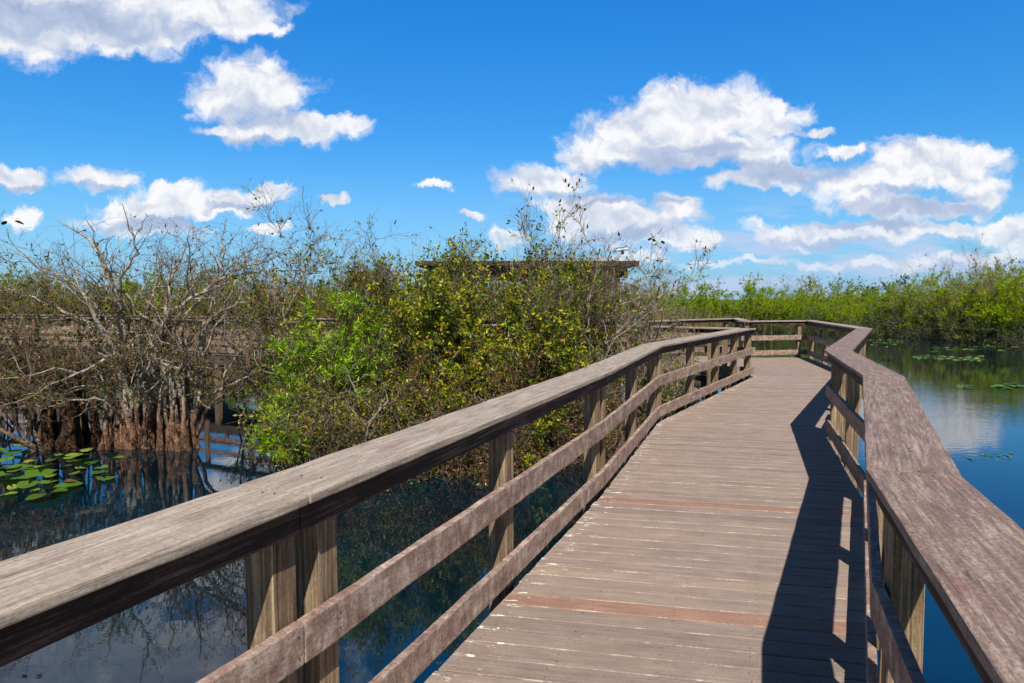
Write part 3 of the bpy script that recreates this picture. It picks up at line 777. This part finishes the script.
mangrove(640, 420, 13.6, 1.15, 3.3, 'low shrub with pale branches leaning right over the bend of the left railing', M_leaf, M_bark, n0=12, n1=90, n2=520, n3=3500, nleaf=8000, leafsize=.07, r0=.034, leafz=(1.5, 2.8, .12), up=.22, depth=.7, whips=36, whl=(.25, .6), clump=4)
mangrove(470, 450, 11.3, 1.25, 1.75, 'low rusty brown shrub at the water under the leafy thicket', M_leafr, M_twigd, n0=12, n1=60, n2=500, n3=1900, nleaf=8000, leafsize=.062, up=.05, depth=.6)
mangrove(585, 450, 12.4, 1.05, 1.9, 'rusty leaved low shrub seen between the posts of the left railing', M_leafr, M_twigd, n0=12, n1=50, n2=420, n3=1700, nleaf=5500, leafsize=.06, up=.05, depth=.6)
mangrove(372, 460, 11.0, 1.15, 1.75, 'dark green low shrub behind the near part of the left handrail', M_leaf, M_twig, n0=12, n1=60, n2=500, n3=3000, nleaf=9000, leafsize=.06, up=.05, depth=.7)
# bright willow
def willow():
    D = 11.7; X = at_dist(312, 400, D)[0]; rel = (X, D, WATER)
    parts_w = []; parts_l = []
    for (px, py, w, h) in ((284, 350, .26, .48), (300, 388, .32, .42), (284, 418, .24, .36), (342, 306, .28, .32), (372, 332, .26, .34), (328, 346, .26, .30), (356, 366, .18, .24), (266, 436, .16, .16), (304, 318, .16, .22), (386, 352, .14, .2)):
        c = np.array(at_dist(px, py, D)) - np.array(rel)
        n0 = 9
        S = np.tile(np.array([[0.1, 0.1, -0.6]]), (n0, 1)) + rng.normal(size=(n0, 3)) * 0.12
        Tg = in_ellipsoid(n0, c, (w, w * 0.8, h), -0.9, 0.2)
        P0, R0 = to_targets(S, Tg, 9, 0.12, np.full(n0, 0.015), 0.006)
        P0t = P0[:, 5:]; R0t = R0[:, 5:]
        P1, R1 = spawn(P0t, R0t, 60, 0.0, w * .5, w * 1.0, 0.7, 0.25, 6, 0.6, 0.25, 0.004)
        P2, R2 = spawn(P1, R1, 240, 0.1, 0.12, 0.35, 0.6, 0.2, 4, 0.6, 0.2, 0.0025)
        parts_w += [tubes(P0, R0, 5), tubes(P1, R1, 4), tubes(P2, R2, 3)]
        parts_l.append(leaves_on(P2, 1050, 0.105, 0.0, 0.20, 0.4, 4, 0.03))
    place('willow_shrub', rel, 'bright green narrow leaved willow shrub glowing in the sun beside the near left handrail', 'shrub', None,
          [('stems', join(parts_w), M_twigd), ('foliage', join(parts_l), M_leafw)])
willow()
def traced_limb():
    """long pale limbs reaching right at x 560-700 and the arching bare twig on top"""
    D0 = 13.3; rel = np.array(at_dist(600, 430, D0)); rel[2] = WATER
    limbs = [([(560, 430), (575, 380), (600, 350), (628, 322), (655, 300), (690, 280), (707, 262)], .028, .1),
             ([(570, 430), (590, 400), (600, 372), (612, 340), (650, 312), (672, 310)], .022, -.4),
             ([(590, 430), (585, 360), (570, 300), (545, 262), (525, 235), (520, 215), (530, 200)], .026, .2),
             ([(585, 420), (590, 340), (588, 300), (600, 260), (578, 225), (568, 212)], .02, -.2),
             ([(545, 262), (552, 240), (562, 222), (585, 205)], .012, .2),
             ([(540, 420), (520, 380), (512, 330), (512, 262)], .022, -.5),
             ([(600, 350), (622, 330), (640, 300), (646, 275), (650, 256), (654, 242)], .012, .05),
             ([(585, 360), (600, 325), (622, 305), (650, 292), (668, 268)], .016, .3)]
    Pl = []; Rl = []
    for pts, r, dy in limbs:
        W = np.array([at_dist(x, y, D0 + dy * k / (len(pts) - 1)) for k, (x, y) in enumerate(pts)])
        s = np.concatenate([[0], np.cumsum(np.linalg.norm(np.diff(W, axis=0), axis=1))]); s /= s[-1]
        q = np.linspace(0, 1, 14)
        Pl.append(np.stack([np.interp(q, s, W[:, a]) for a in range(3)], 1) + rng.normal(size=(14, 3)) * 0.018); Rl.append(r * np.linspace(1, .3, 14))
    P0 = np.array(Pl) - rel; R0 = np.array(Rl)
    P1, R1 = spawn(P0, R0, 60, 0.35, .3, .8, .55, .45, 6, .6, .3, .005)
    P2, R2 = spawn(np.concatenate([P1, P0[:, -6:]]), np.concatenate([R1, R0[:, -6:]]), 420, 0.2, .15, .5, .6, .4, 4, .6, .3, .003)
    V = join([tubes(P0, R0, 7), tubes(P1, R1, 4), tubes(P2, R2, 3)])
    lf = leaves_on(P2, 300, .09, .4, .45, 0, 2)
    place('mangrove_shrub', tuple(rel), 'bare shrub whose pale grey limbs reach right towards the far railing', 'shrub', 'tangled shrubs beside the left railing',
          [('stems', V, M_bark), ('foliage', lf, M_leafr)] + [('leaf', dark_leaf(np.array(at_dist(x, y, D0 + .05)) - rel, a, .085), M_leafd) for x, y, a in ((652, 240, 2.9), (652, 241, 0.3), (661, 243, -0.3))])
traced_limb()

# ------------------------------------------------------------------ far bank
def bank_variant(kind):
    if kind == 'green':   a = dict(w=2.3, h=3.4, depth=1.8, n0=12, n1=50, n2=220, n3=700, nleaf=8500, leafsize=.14, up=.22, tl=(.25, .6), r0=.03, clump=3, aspect=.32); lm, wm = M_bank, M_twigd
    if kind == 'olive':   a = dict(w=2.0, h=3.0, depth=1.6, n0=12, n1=60, n2=260, n3=800, nleaf=5200, leafsize=.14, up=.35, tl=(.3, .9), r0=.03, clump=3, aspect=.35); lm, wm = M_bankb, M_twigd
    if kind == 'tall':    a = dict(w=2.8, h=5.0, depth=2.2, n0=12, n1=60, n2=260, n3=900, nleaf=9500, leafsize=.15, up=.22, tl=(.3, .8), r0=.05, clump=3, aspect=.34); lm, wm = M_bank, M_twigd
    if kind == 'dark':    a = dict(w=2.2, h=5.0, depth=2.0, n0=10, n1=50, n2=260, n3=800, nleaf=4600, leafsize=.22, up=.3, tl=(.4, .9), r0=.06, clump=4, aspect=.45); lm, wm = M_bankd, M_barkd
    if kind == 'bare':    a = dict(w=2.0, h=5.2, depth=1.6, n0=9, n1=60, n2=420, n3=1500, nleaf=120, leafsize=.14, up=.45, tl=(.4, 1.1), r0=.045, clump=2, aspect=.4); lm, wm = M_bankb, M_twig
    if kind == 'low':     a = dict(w=2.2, h=1.6, depth=1.4, n0=14, n1=60, n2=300, n3=1000, nleaf=3000, leafsize=.17, up=.15, tl=(.3, .8), r0=.025, clump=3, aspect=.35); lm, wm = M_bankd, M_twig
    W, lf, fi = shrub((0, 0, 0), **a); W = join([W, fi])
    return W, lf, lm, wm
VAR = {}
def get_var(kind, i):
    if (kind, i) not in VAR:
        W, lf, lm, wm = bank_variant(kind)
        R = np.repeat(.5, len(W[0]))
        a = mesh_np('stems', W[0], W[1], wm, None, rnd=R); b = mesh_np('foliage', lf[0], lf[1], lm, None, rnd=lf[2])
        VAR[(kind, i)] = [a, b, False]
    return VAR[(kind, i)]
def bank_plant(kind, x, y, z, s, label, name='shrub', cat='shrub', group=None, sz=1.0):
    v = get_var(kind, random.randrange(2))
    r = empty(name, (x, y, z), label, cat, group)
    r.rotation_euler = (0, 0, random.uniform(0, 6.28)); r.scale = (s, s, s * sz)
    for k in (0, 1):
        o = v[k] if not v[2] else v[k].copy()
        if v[2]: col.objects.link(o)
        o.parent = r
    v[2] = True
    return r
SHORE = [(-75, 46), (-45, 41), (-27, 39), (-14, 38), (-4, 40), (5, 46), (12, 60), (20, 63), (26, 58), (30, 51), (31.5, 44), (35, 38), (44, 33), (58, 30), (75, 28)]
def shore_at(u):
    L = [0]
    for a, b in zip(SHORE, SHORE[1:]): L.append(L[-1] + math.dist(a, b))
    d = u * L[-1]
    for i in range(len(SHORE) - 1):
        if d <= L[i+1]:
            k = (d - L[i]) / (L[i+1] - L[i]); a, b = SHORE[i], SHORE[i+1]
            t = nrm((b[0]-a[0], b[1]-a[1]))
            return (a[0] + (b[0]-a[0])*k, a[1] + (b[1]-a[1])*k), (-t[1], t[0])
    return SHORE[-1], (0, 1)
zones = [(lambda x: x < 640, 'olive', 'olive brown shrub on the bank behind the side boardwalk', 'shrubs on the left bank'),
         (lambda x: x < 880, 'green', 'bright green willow shrub on the far bank behind the platform railing', 'shrubs on the middle of the far bank'),
         (lambda x: True, 'tall', 'bright green tall shrub on the right bank above the open water', 'shrubs on the right bank')]
for row, (back, step) in enumerate(((0.8, 0.0125), (3.2, 0.0135), (6.8, 0.016), (14.0, 0.022))):
    u = 0.02 + row * 0.004
    while u < 0.97:
        (x, y), n = shore_at(u)
        x += n[0] * (back + random.uniform(-.5, .8)); y += n[1] * (back + random.uniform(-.5, .8))
        px = CX + F * x / y
        if -80 < px < 1120:
            for f, kind, lab, gr in zones:
                if f(px): break
            kk = kind
            if px < 640:
                kk = random.choice(['olive', 'olive', 'green', 'olive']); s = random.uniform(0.95, 1.25)
                if row == 2: s *= 1.0
            elif px < 880:
                kk = random.choice(['green', 'green', 'green', 'olive']) if row else 'green'; s = random.uniform(0.84, 0.96) * (1 + 0.10 * row) * (1.3 if 690 < px < 765 else 1.0)
            else:
                kk = random.choice(['tall', 'green', 'tall', 'olive']); s = random.uniform(0.78, 1.02) * (1 + 0.08 * row)
                if kk != 'tall': s *= 1.2
                s *= 0.80 + 0.20 * min(1, max(0, (px - 880) / 90))
            lab2 = lab if kk == kind else {'olive': 'brownish olive shrub among the bright green shrubs of the far bank', 'green': 'fresh green shrub standing in the bank vegetation' if px < 640 else 'lower light green shrub among the tall ones of the right bank'}.get(kk, lab)
            gr2 = gr if kk == kind else {'olive': 'brownish shrubs of the far bank', 'green': 'green shrubs of the left bank' if px < 640 else 'lower shrubs of the right bank'}.get(kk, gr)
            bank_plant(kk, x, y, WATER + 0.15 + 0.03 * back, s, lab2, group=gr2)
        u += step * random.uniform(.8, 1.2)
# low shore edge tangle
u = 0.05
while u < 0.95:
    (x, y), n = shore_at(u); px = CX + F * x / y
    if -40 < px < 1080 and (px < 300 or px > 600):
        bank_plant('low', x + n[0] * -0.3, y + n[1] * -0.3, WATER + .05, random.uniform(.6, .9), 'low dark tangled bush at the waterline of the far bank', group='waterline bushes of the far bank')
    u += 0.013 * random.uniform(.8, 1.2)
def far_plant(px, ytop, D, kind, label, name, cat, hh):
    x = (px - CX) / F * D; ztop = HC + (YH - ytop) / F * D; s = (ztop - WATER) / hh
    return bank_plant(kind, x, D, WATER, s, label, name, cat, None)
far_plant(772, 266, 68, 'bare', 'lone small bare tree standing above the far bank', 'bare_tree', 'tree', 5.4)
far_plant(858, 281, 84, 'dark', 'small dark tree leftmost of the dark clump behind the right bank', 'dark_tree', 'tree', 5.1)
far_plant(880, 277, 82, 'dark', 'dark round crowned tree in the middle of the clump behind the right bank', 'dark_tree', 'tree', 5.1)
far_plant(905, 275, 78, 'dark', 'dark tree right end of the clump, beside the bare grey treetops', 'dark_tree', 'tree', 5.1)
far_plant(915, 252, 52, 'bare', 'leftmost bare grey treetop rising from the right bank', 'bare_tree', 'tree', 5.3)
far_plant(955, 238, 50, 'bare', 'tallest bare grey treetop rising from the right bank', 'bare_tree', 'tree', 5.3)
far_plant(990, 243, 48, 'bare', 'bare grey treetop rising near the right edge of the photo', 'bare_tree', 'tree', 5.3)
far_plant(90, 283, 62, 'dark', 'dark green tree on the horizon behind the grey mangrove tree', 'dark_tree', 'tree', 5.1)
far_plant(20, 290, 64, 'dark', 'low dark tree on the horizon at the left edge of the photo', 'dark_tree', 'tree', 5.1)
# reeds
def reeds(cx, cy, w, d, n, h, label, mat):
    base = np.stack([rng.normal(0, w, n), rng.normal(0, d, n), np.zeros(n)], 1)
    hh = h * rng.uniform(.5, 1.1, n); lean = rng.normal(0, .14, (n, 2)) * hh[:, None]
    K = 3; V = []
    sd = unit(np.stack([rng.normal(size=n), rng.normal(size=n), np.zeros(n)], 1)) * 0.016
    p1 = base + np.stack([lean[:, 0] * .35, lean[:, 1] * .35, hh * .6], 1); p2 = base + np.stack([lean[:, 0], lean[:, 1], hh], 1)
    V = np.stack([base - sd, base + sd, p1 + sd, p1 - sd, p2 + sd * .3, p2 - sd * .3], 1)
    Fq = np.concatenate([np.arange(n)[:, None] * 6 + np.array([0, 1, 2, 3]), np.arange(n)[:, None] * 6 + np.array([3, 2, 4, 5])])
    r = np.repeat(rng.uniform(0, 1, n), 6)
    o = mesh_np('reeds', V.reshape(-1, 3), Fq, mat, None, rnd=r); o.location = (cx, cy, WATER)
    tag(o, label, 'reeds', kind='stuff')
reeds(33.0, 47.6, 0.9, .8, 700, 4.6, 'tall dry tan reeds standing in the right bank', M_reed)
reeds(-16, 36.9, 5.0, .9, 2600, 1.7, 'brown dry reeds along the left bank behind the side boardwalk', M_reed)
reeds(9, 52.5, 3.0, 2.0, 1800, 2.2, 'tawny sawgrass on the bank left of the platform railing', M_reed)

# ------------------------------------------------------------------ lily pads
def pad_mesh(seed):
    r = random.Random(seed); n = 22; V = [(0, 0, 0.004)]; Fc = []
    notch = 0.22; ph = [r.uniform(0, 6.28) for _ in range(3)]
    for ring in (0.5, 1.0):
        for i in range(n + 1):
            a = notch + (2 * math.pi - 2 * notch) * i / n
            rad = ring * (1 + 0.04 * math.sin(3 * a + ph[0]) + 0.03 * math.sin(7 * a + ph[1]))
            z = 0.0 if ring < 1 else 0.16 * math.sin(a + ph[2]) ** 4 + 0.012 * math.sin(9 * a)
            V.append((rad * math.cos(a), rad * math.sin(a), z))
    for i in range(n): Fc.append((0, 1 + i, 2 + i)); 
    m = bpy.data.meshes.new('lily_pad')
    F4 = [(1 + i, n + 2 + i, n + 3 + i, 2 + i) for i in range(n)]
    m.from_pydata(V, [], Fc + F4); m.materials.append(M_pad)
    for p in m.polygons: p.use_smooth = True
    return m
PADS = [pad_mesh(i) for i in range(5)]
def pad(px, py, r, label, group, tilt=0.05, dz=0.008):
    x, y = on_water(px, py)
    o = bpy.data.objects.new('lily_pad', random.choice(PADS)); col.objects.link(o)
    o.location = (x, y, WATER + dz); o.rotation_euler = (random.uniform(-tilt, tilt), random.uniform(-tilt, tilt), random.uniform(0, 6.28))
    o.scale = (r, r * random.uniform(.85, 1), r)
    tag(o, label, 'lily pad', group)
for (px, py) in [(66, 467), (93, 463), (100, 468), (75, 476), (65, 488), (35, 492), (12, 488), (20, 480), (40, 474), (8, 470), (28, 463), (50, 462), (15, 455), (5, 462),
                 (88, 452), (110, 452), (32, 448), (60, 456), (2, 478), (28, 486), (48, 484), (10, 496), (-8, 470), (-12, 488), (-15, 460), (45, 452), (70, 484), (22, 470), (52, 478), (98, 474), (80, 461), (118, 458), (38, 468), (58, 494), (-4, 476), (16, 448), (82, 470), (44, 499), (0, 452), (104, 480), (72, 458)]:
    pad(px + random.uniform(-2, 2), py, random.choice((.09, .12, .15, .21)) * random.uniform(.85, 1.15), 'glossy green lily pad in the floating patch at the foot of the left mangroves', 'lily pads left of the boardwalk', .16, random.uniform(.008, .05))
for k in range(58):
    px = random.uniform(915, 980); pad(px, 358.5 + random.gauss(0, 1.3) + (px - 950) * .03, random.uniform(.12, .24), 'small green lily pad in the long streak on the right water', 'lily pads in the streak on the right water', .03)
for k in range(26): pad(random.uniform(994, 1035), 386.5 + random.gauss(0, .9), random.uniform(.10, .2), 'small green lily pad in the patch by the right edge of the photo', 'lily pads by the right edge', .03)
for k in range(26): pad(random.uniform(868, 905), 342 + random.gauss(0, 2.0), random.uniform(.14, .26), 'small pale lily pad near the far bank beyond the right handrail', 'lily pads near the far bank', .03)
for k in range(24): pad(random.uniform(930, 1020), 348 + random.gauss(0, 1.8), random.uniform(.14, .24), 'scattered lily pad on the dark reflection under the right bank', 'scattered lily pads under the right bank', .03)
for k in range(7): pad(random.uniform(957, 970), 387 + random.gauss(0, .6), random.uniform(.1, .16), 'tiny green lily pad of the small cluster between the two right patches', 'lily pads in the small middle cluster', .03)
for k in range(16): pad(random.uniform(965, 1012) , 457 + random.gauss(0, 1.4), random.uniform(.025, .055), 'tiny yellow green floating leaf on the blue water beside the right handrail', 'tiny floating leaves beside the right handrail', .05)

# ------------------------------------------------------------------ water and ground
def sheet(name, pts, z, mat):
    bm = bmesh.new(); bm.faces.new([bm.verts.new((x, y, z)) for x, y in pts])
    return tag(bm_obj(name, bm, mat), None, None, None, 'structure')
S_ = 3000
sheet('water', [(-S_, -S_), (S_, -S_), (S_, S_), (-S_, S_)], WATER, M_water)
gv = []; gf = []
for i, (x, y) in enumerate(SHORE):
    l = math.hypot(x, y); dx, dy = x / l, y / l
    if i == 0: dx, dy = nrm((-1, .25))
    if i == len(SHORE) - 1: dx, dy = nrm((1, .1))
    gv += [(x - dx * .4, y - dy * .4, WATER - .25), (x + dx * .8, y + dy * .8, WATER + .12), (x + dx * 12, y + dy * 12, WATER + .45), (x * 45 if abs(dx) > .9 else x + dx * 2800, y + dy * 2800, WATER + .5)]
for i in range(len(SHORE) - 1):
    for k in range(3): a = i * 4 + k; gf.append((a, a + 4, a + 5, a + 1))
tag(mesh_np('ground', gv, gf, M_ground), None, None, None, 'structure')

# ------------------------------------------------------------------ sky, sun, camera
def dirv(px, py):
    d = ray(px, py); return (d[0] / d[1], d[2] / d[1])
w = bpy.data.worlds.new('World'); sc.world = w; w.use_nodes = True
t = NT(w.node_tree)
el = math.asin(SUN.z); rot = math.atan2(SUN.x, SUN.y)
sky = t.n('ShaderNodeTexSky', sky_type='NISHITA', sun_disc=False, sun_elevation=el, sun_rotation=rot, altitude=0, air_density=1.0, dust_density=0.4, ozone_density=2.5)
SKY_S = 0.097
hsv = t.n('ShaderNodeHueSaturation', {'Saturation': 1.42, 'Value': 1.0, 'Color': sky.outputs[0]}).outputs[0]
skyc = t.mix(1.0, hsv, (0.60, 1.05, 1.26, 1), 'MULTIPLY')
G = t.n('ShaderNodeTexCoord').outputs['Generated']
sp = t.n('ShaderNodeSeparateXYZ', {0: G})
yy = t.m('MAXIMUM', sp.outputs[1], 0.05)
U = t.m('DIVIDE', sp.outputs[0], yy); Vv = t.m('DIVIDE', sp.outputs[2], yy)
P = t.n('ShaderNodeCombineXYZ', {0: U, 1: Vv, 2: 0.0}).outputs[0]
def vnoise(vec, scale, detail, rough=0.58):
    return t.n('ShaderNodeTexNoise', {'Vector': vec, 'Scale': scale, 'Detail': detail, 'Roughness': rough}, noise_dimensions='2D')
def vor(vec, scale): return t.n('ShaderNodeTexVoronoi', {'Vector': vec, 'Scale': scale, 'Detail': 2.0, 'Roughness': 0.55}, voronoi_dimensions='2D', feature='F1', normalize=True).outputs[0]
warp = vnoise(P, 9.0, 2).outputs[1]
wv = t.n('ShaderNodeVectorMath', {0: warp, 1: (0.5, 0.5, 0.5)}, operation='SUBTRACT').outputs[0]
wv = t.n('ShaderNodeVectorMath', {0: wv, 1: (0.055, 0.045, 0)}, operation='MULTIPLY').outputs[0]
PW = t.n('ShaderNodeVectorMath', {0: P, 1: wv}, operation='ADD').outputs[0]
wb = t.n('ShaderNodeVectorMath', {0: vnoise(P, 32.0, 4, 0.65).outputs[1], 1: (0.5, 0.5, 0.5)}, operation='SUBTRACT').outputs[0]
wb = t.n('ShaderNodeVectorMath', {0: wb, 1: (0.034, 0.028, 0)}, operation='MULTIPLY').outputs[0]
PW = t.n('ShaderNodeVectorMath', {0: PW, 1: wb}, operation='ADD').outputs[0]
def field(blobs, src, k=0.25):
    acc = None
    for (px, py, rx, ry) in blobs:
        c = dirv(px, py)
        a = t.n('ShaderNodeVectorMath', {0: src, 1: (F / rx, F / ry, 0), 2: (-c[0] * F / rx, -c[1] * F / ry, 0)}, operation='MULTIPLY_ADD').outputs[0]
        l = t.n('ShaderNodeVectorMath', {0: a}, operation='LENGTH').outputs['Value']
        acc = l if acc is None else t.m('SMOOTH_MIN', acc, l, k)
    return acc
CL = [(40, 15, 110, 42), (130, 22, 80, 28), (215, 12, 70, 26), (255, 28, 34, 10), (60, -120, 260, 110),
      (248, 92, 60, 34), (275, 76, 26, 20), (225, 132, 36, 10), (268, 130, 62, 18), (325, 128, 38, 12),
      (18, 178, 34, 13), (95, 178, 40, 15), (125, 212, 36, 18), (172, 204, 36, 20), (240, 198, 44, 11), (262, 190, 18, 8), (150, 226, 70, 12), (215, 208, 44, 10),
      (336, 199, 17, 5), (433, 186, 15, 7), (268, 228, 24, 5), (22, 218, 18, 10), 
      (700, 115, 78, 28), (765, 118, 46, 20), (640, 128, 60, 26), (590, 152, 48, 22), (545, 182, 46, 18), (700, 148, 120, 22), (790, 168, 46, 12), (755, 180, 56, 10), (848, 150, 24, 7), (818, 130, 18, 6),
      (600, 222, 80, 20), (560, 205, 40, 14), (685, 210, 30, 15), (640, 238, 70, 8), (508, 240, 16, 10),
      (925, 168, 80, 28), (960, 158, 42, 24), (880, 182, 54, 24), (985, 190, 26, 20), (905, 208, 80, 12), (845, 232, 90, 12), (800, 238, 50, 10), (930, 228, 70, 9),
      (1000, 232, 26, 12), (1035, 242, 36, 18), (700, 243, 26, 6), (868, 262, 90, 5), (980, 258, 80, 6), (740, 262, 60, 4), (620, 258, 60, 5), (470, 215, 14, 6)]
GR = [(30, 15, 100, 26), (130, 26, 70, 14), (60, -120, 200, 80), (250, 116, 50, 13), (280, 146, 50, 7), (700, 166, 120, 13), (800, 176, 62, 10), (640, 180, 60, 7), (600, 238, 85, 6), (920, 208, 84, 9), (845, 242, 84, 6), (560, 196, 50, 5), (150, 228, 60, 6), (95, 188, 34, 5), (180, 222, 50, 5), (240, 206, 40, 4), (700, 150, 60, 8), (920, 195, 60, 6), (640, 205, 60, 4), (870, 225, 60, 4), (18, 188, 28, 4)]
LITE = field(CL, PW)
GREY = field(GR, PW, 0.4)
PN = t.mapping(PW, (1, 1.35, 1))
nb = vnoise(PN, 11.0, 10, 0.60)
PN2 = t.mapping(PW, (1, 1.35, 1), (-0.005, -0.016, 0))
nb2 = vnoise(PN2, 14.0, 3, 0.5)
nb1 = vnoise(PN, 14.0, 3, 0.5)
vA = vor(PN, 19.0); vB = vor(PN2, 19.0)
dens = t.m('ADD', t.m('SUBTRACT', 1.0, LITE), t.m('MULTIPLY', t.m('SUBTRACT', nb.outputs[0], 0.5), 1.3))
dens = t.m('ADD', dens, t.m('MULTIPLY', t.m('SUBTRACT', 0.26, vA), 0.75))
alpha = t.smooth(dens, -0.20, 0.34)
emb = t.m('ADD', t.m('MULTIPLY', t.m('SUBTRACT', nb1.outputs[0], nb2.outputs[0]), 1.2), t.m('ADD', t.m('MULTIPLY', t.m('SUBTRACT', vB, vA), 0.45), t.m('MULTIPLY', t.m('SUBTRACT', 0.40, vA), 0.35)))
gk = t.smooth(t.m('ADD', GREY, t.m('MULTIPLY', t.m('SUBTRACT', nb.outputs[0], 0.5), -0.8)), 1.35, 0.35, 0.0, 1.0)
br = t.m('ADD', t.m('SUBTRACT', 0.84, t.m('MULTIPLY', gk, 0.52)), emb, clamp=True)
ccol = t.ramp(br, [(0.0, (0.30, 0.38, 0.55)), (0.45, (0.42, 0.49, 0.65)), (0.70, (0.58, 0.62, 0.71)), (1.0, (0.82, 0.82, 0.835))])
# clouds sink into the haze low down
hz = t.smooth(Vv, 0.015, 0.13, 0.45, 0.98)
alpha = t.m('MULTIPLY', alpha, hz)
# thin streaky cloud band near the horizon
st = vnoise(t.mapping(P, (1, 5.0, 1), (3, 1, 0)), 6.0, 7, 0.6)
band = t.m('MULTIPLY', t.smooth(st.outputs[0], 0.42, 0.62, 0, 0.75), t.m('MULTIPLY', t.smooth(Vv, 0.17, 0.07), t.smooth(U, -0.1, 0.25)))
sky_gain = t.m('MULTIPLY', t.smooth(sp.outputs[2], 0.42, 0.80, SKY_S, SKY_S * 0.28), t.m('MULTIPLY', t.smooth(sp.outputs[1], -0.1, 0.65, 0.40, 1.0), t.smooth(sp.outputs[2], 0.12, 0.42, 1.0, 1.28)))  # unseen sky overhead and behind the camera dimmed to cut fill light in shadows
skyS = t.n('ShaderNodeVectorMath', {0: skyc, 'Scale': sky_gain}, operation='SCALE').outputs[0]
# pale haze close to the horizon
hzc = t.mix(t.smooth(Vv, 0.24, 0.0, 0, 0.65), skyS, (0.19, 0.36, 0.70))
c1 = t.mix(band, hzc, (0.46, 0.54, 0.74))
c2 = t.mix(alpha, c1, ccol)
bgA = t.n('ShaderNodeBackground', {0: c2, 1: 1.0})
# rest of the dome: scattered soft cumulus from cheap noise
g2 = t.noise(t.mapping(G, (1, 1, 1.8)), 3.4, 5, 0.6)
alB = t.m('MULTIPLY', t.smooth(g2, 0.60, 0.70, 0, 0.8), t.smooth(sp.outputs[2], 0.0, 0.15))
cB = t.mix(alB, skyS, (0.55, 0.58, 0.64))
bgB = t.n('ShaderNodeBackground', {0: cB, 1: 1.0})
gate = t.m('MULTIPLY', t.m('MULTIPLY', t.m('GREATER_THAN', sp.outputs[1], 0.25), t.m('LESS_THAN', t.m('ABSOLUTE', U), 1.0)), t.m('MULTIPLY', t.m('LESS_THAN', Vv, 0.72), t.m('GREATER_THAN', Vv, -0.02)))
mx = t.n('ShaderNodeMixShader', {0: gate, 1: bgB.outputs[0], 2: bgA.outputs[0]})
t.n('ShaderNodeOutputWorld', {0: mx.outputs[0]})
w.cycles.sampling_method = 'MANUAL'; w.cycles.sample_map_resolution = 512

sd = bpy.data.lights.new('sun', 'SUN'); sd.energy = 5.0; sd.angle = math.radians(0.53); sd.color = (1.0, 0.955, 0.88)
so = bpy.data.objects.new('sun', sd); col.objects.link(so); so.rotation_euler = (-SUN).to_track_quat('-Z', 'Y').to_euler(); so.location = (5, -20, 30)

cd = bpy.data.cameras.new('camera'); co = bpy.data.objects.new('camera', cd); col.objects.link(co)
cd.sensor_width = 36; cd.lens = 36 * F / 1024; cd.clip_start = 0.05; cd.clip_end = 8000
co.location = (0, 0, HC); co.rotation_euler = (math.pi / 2 - TH, 0, 0)
sc.camera = co
sc.view_settings.view_transform = 'Standard'; sc.view_settings.look = 'None'; sc.view_settings.exposure = 0.25; sc.view_settings.gamma = 1
sc.cycles.max_bounces = 8; sc.cycles.diffuse_bounces = 3; sc.cycles.glossy_bounces = 3; sc.cycles.transmission_bounces = 4
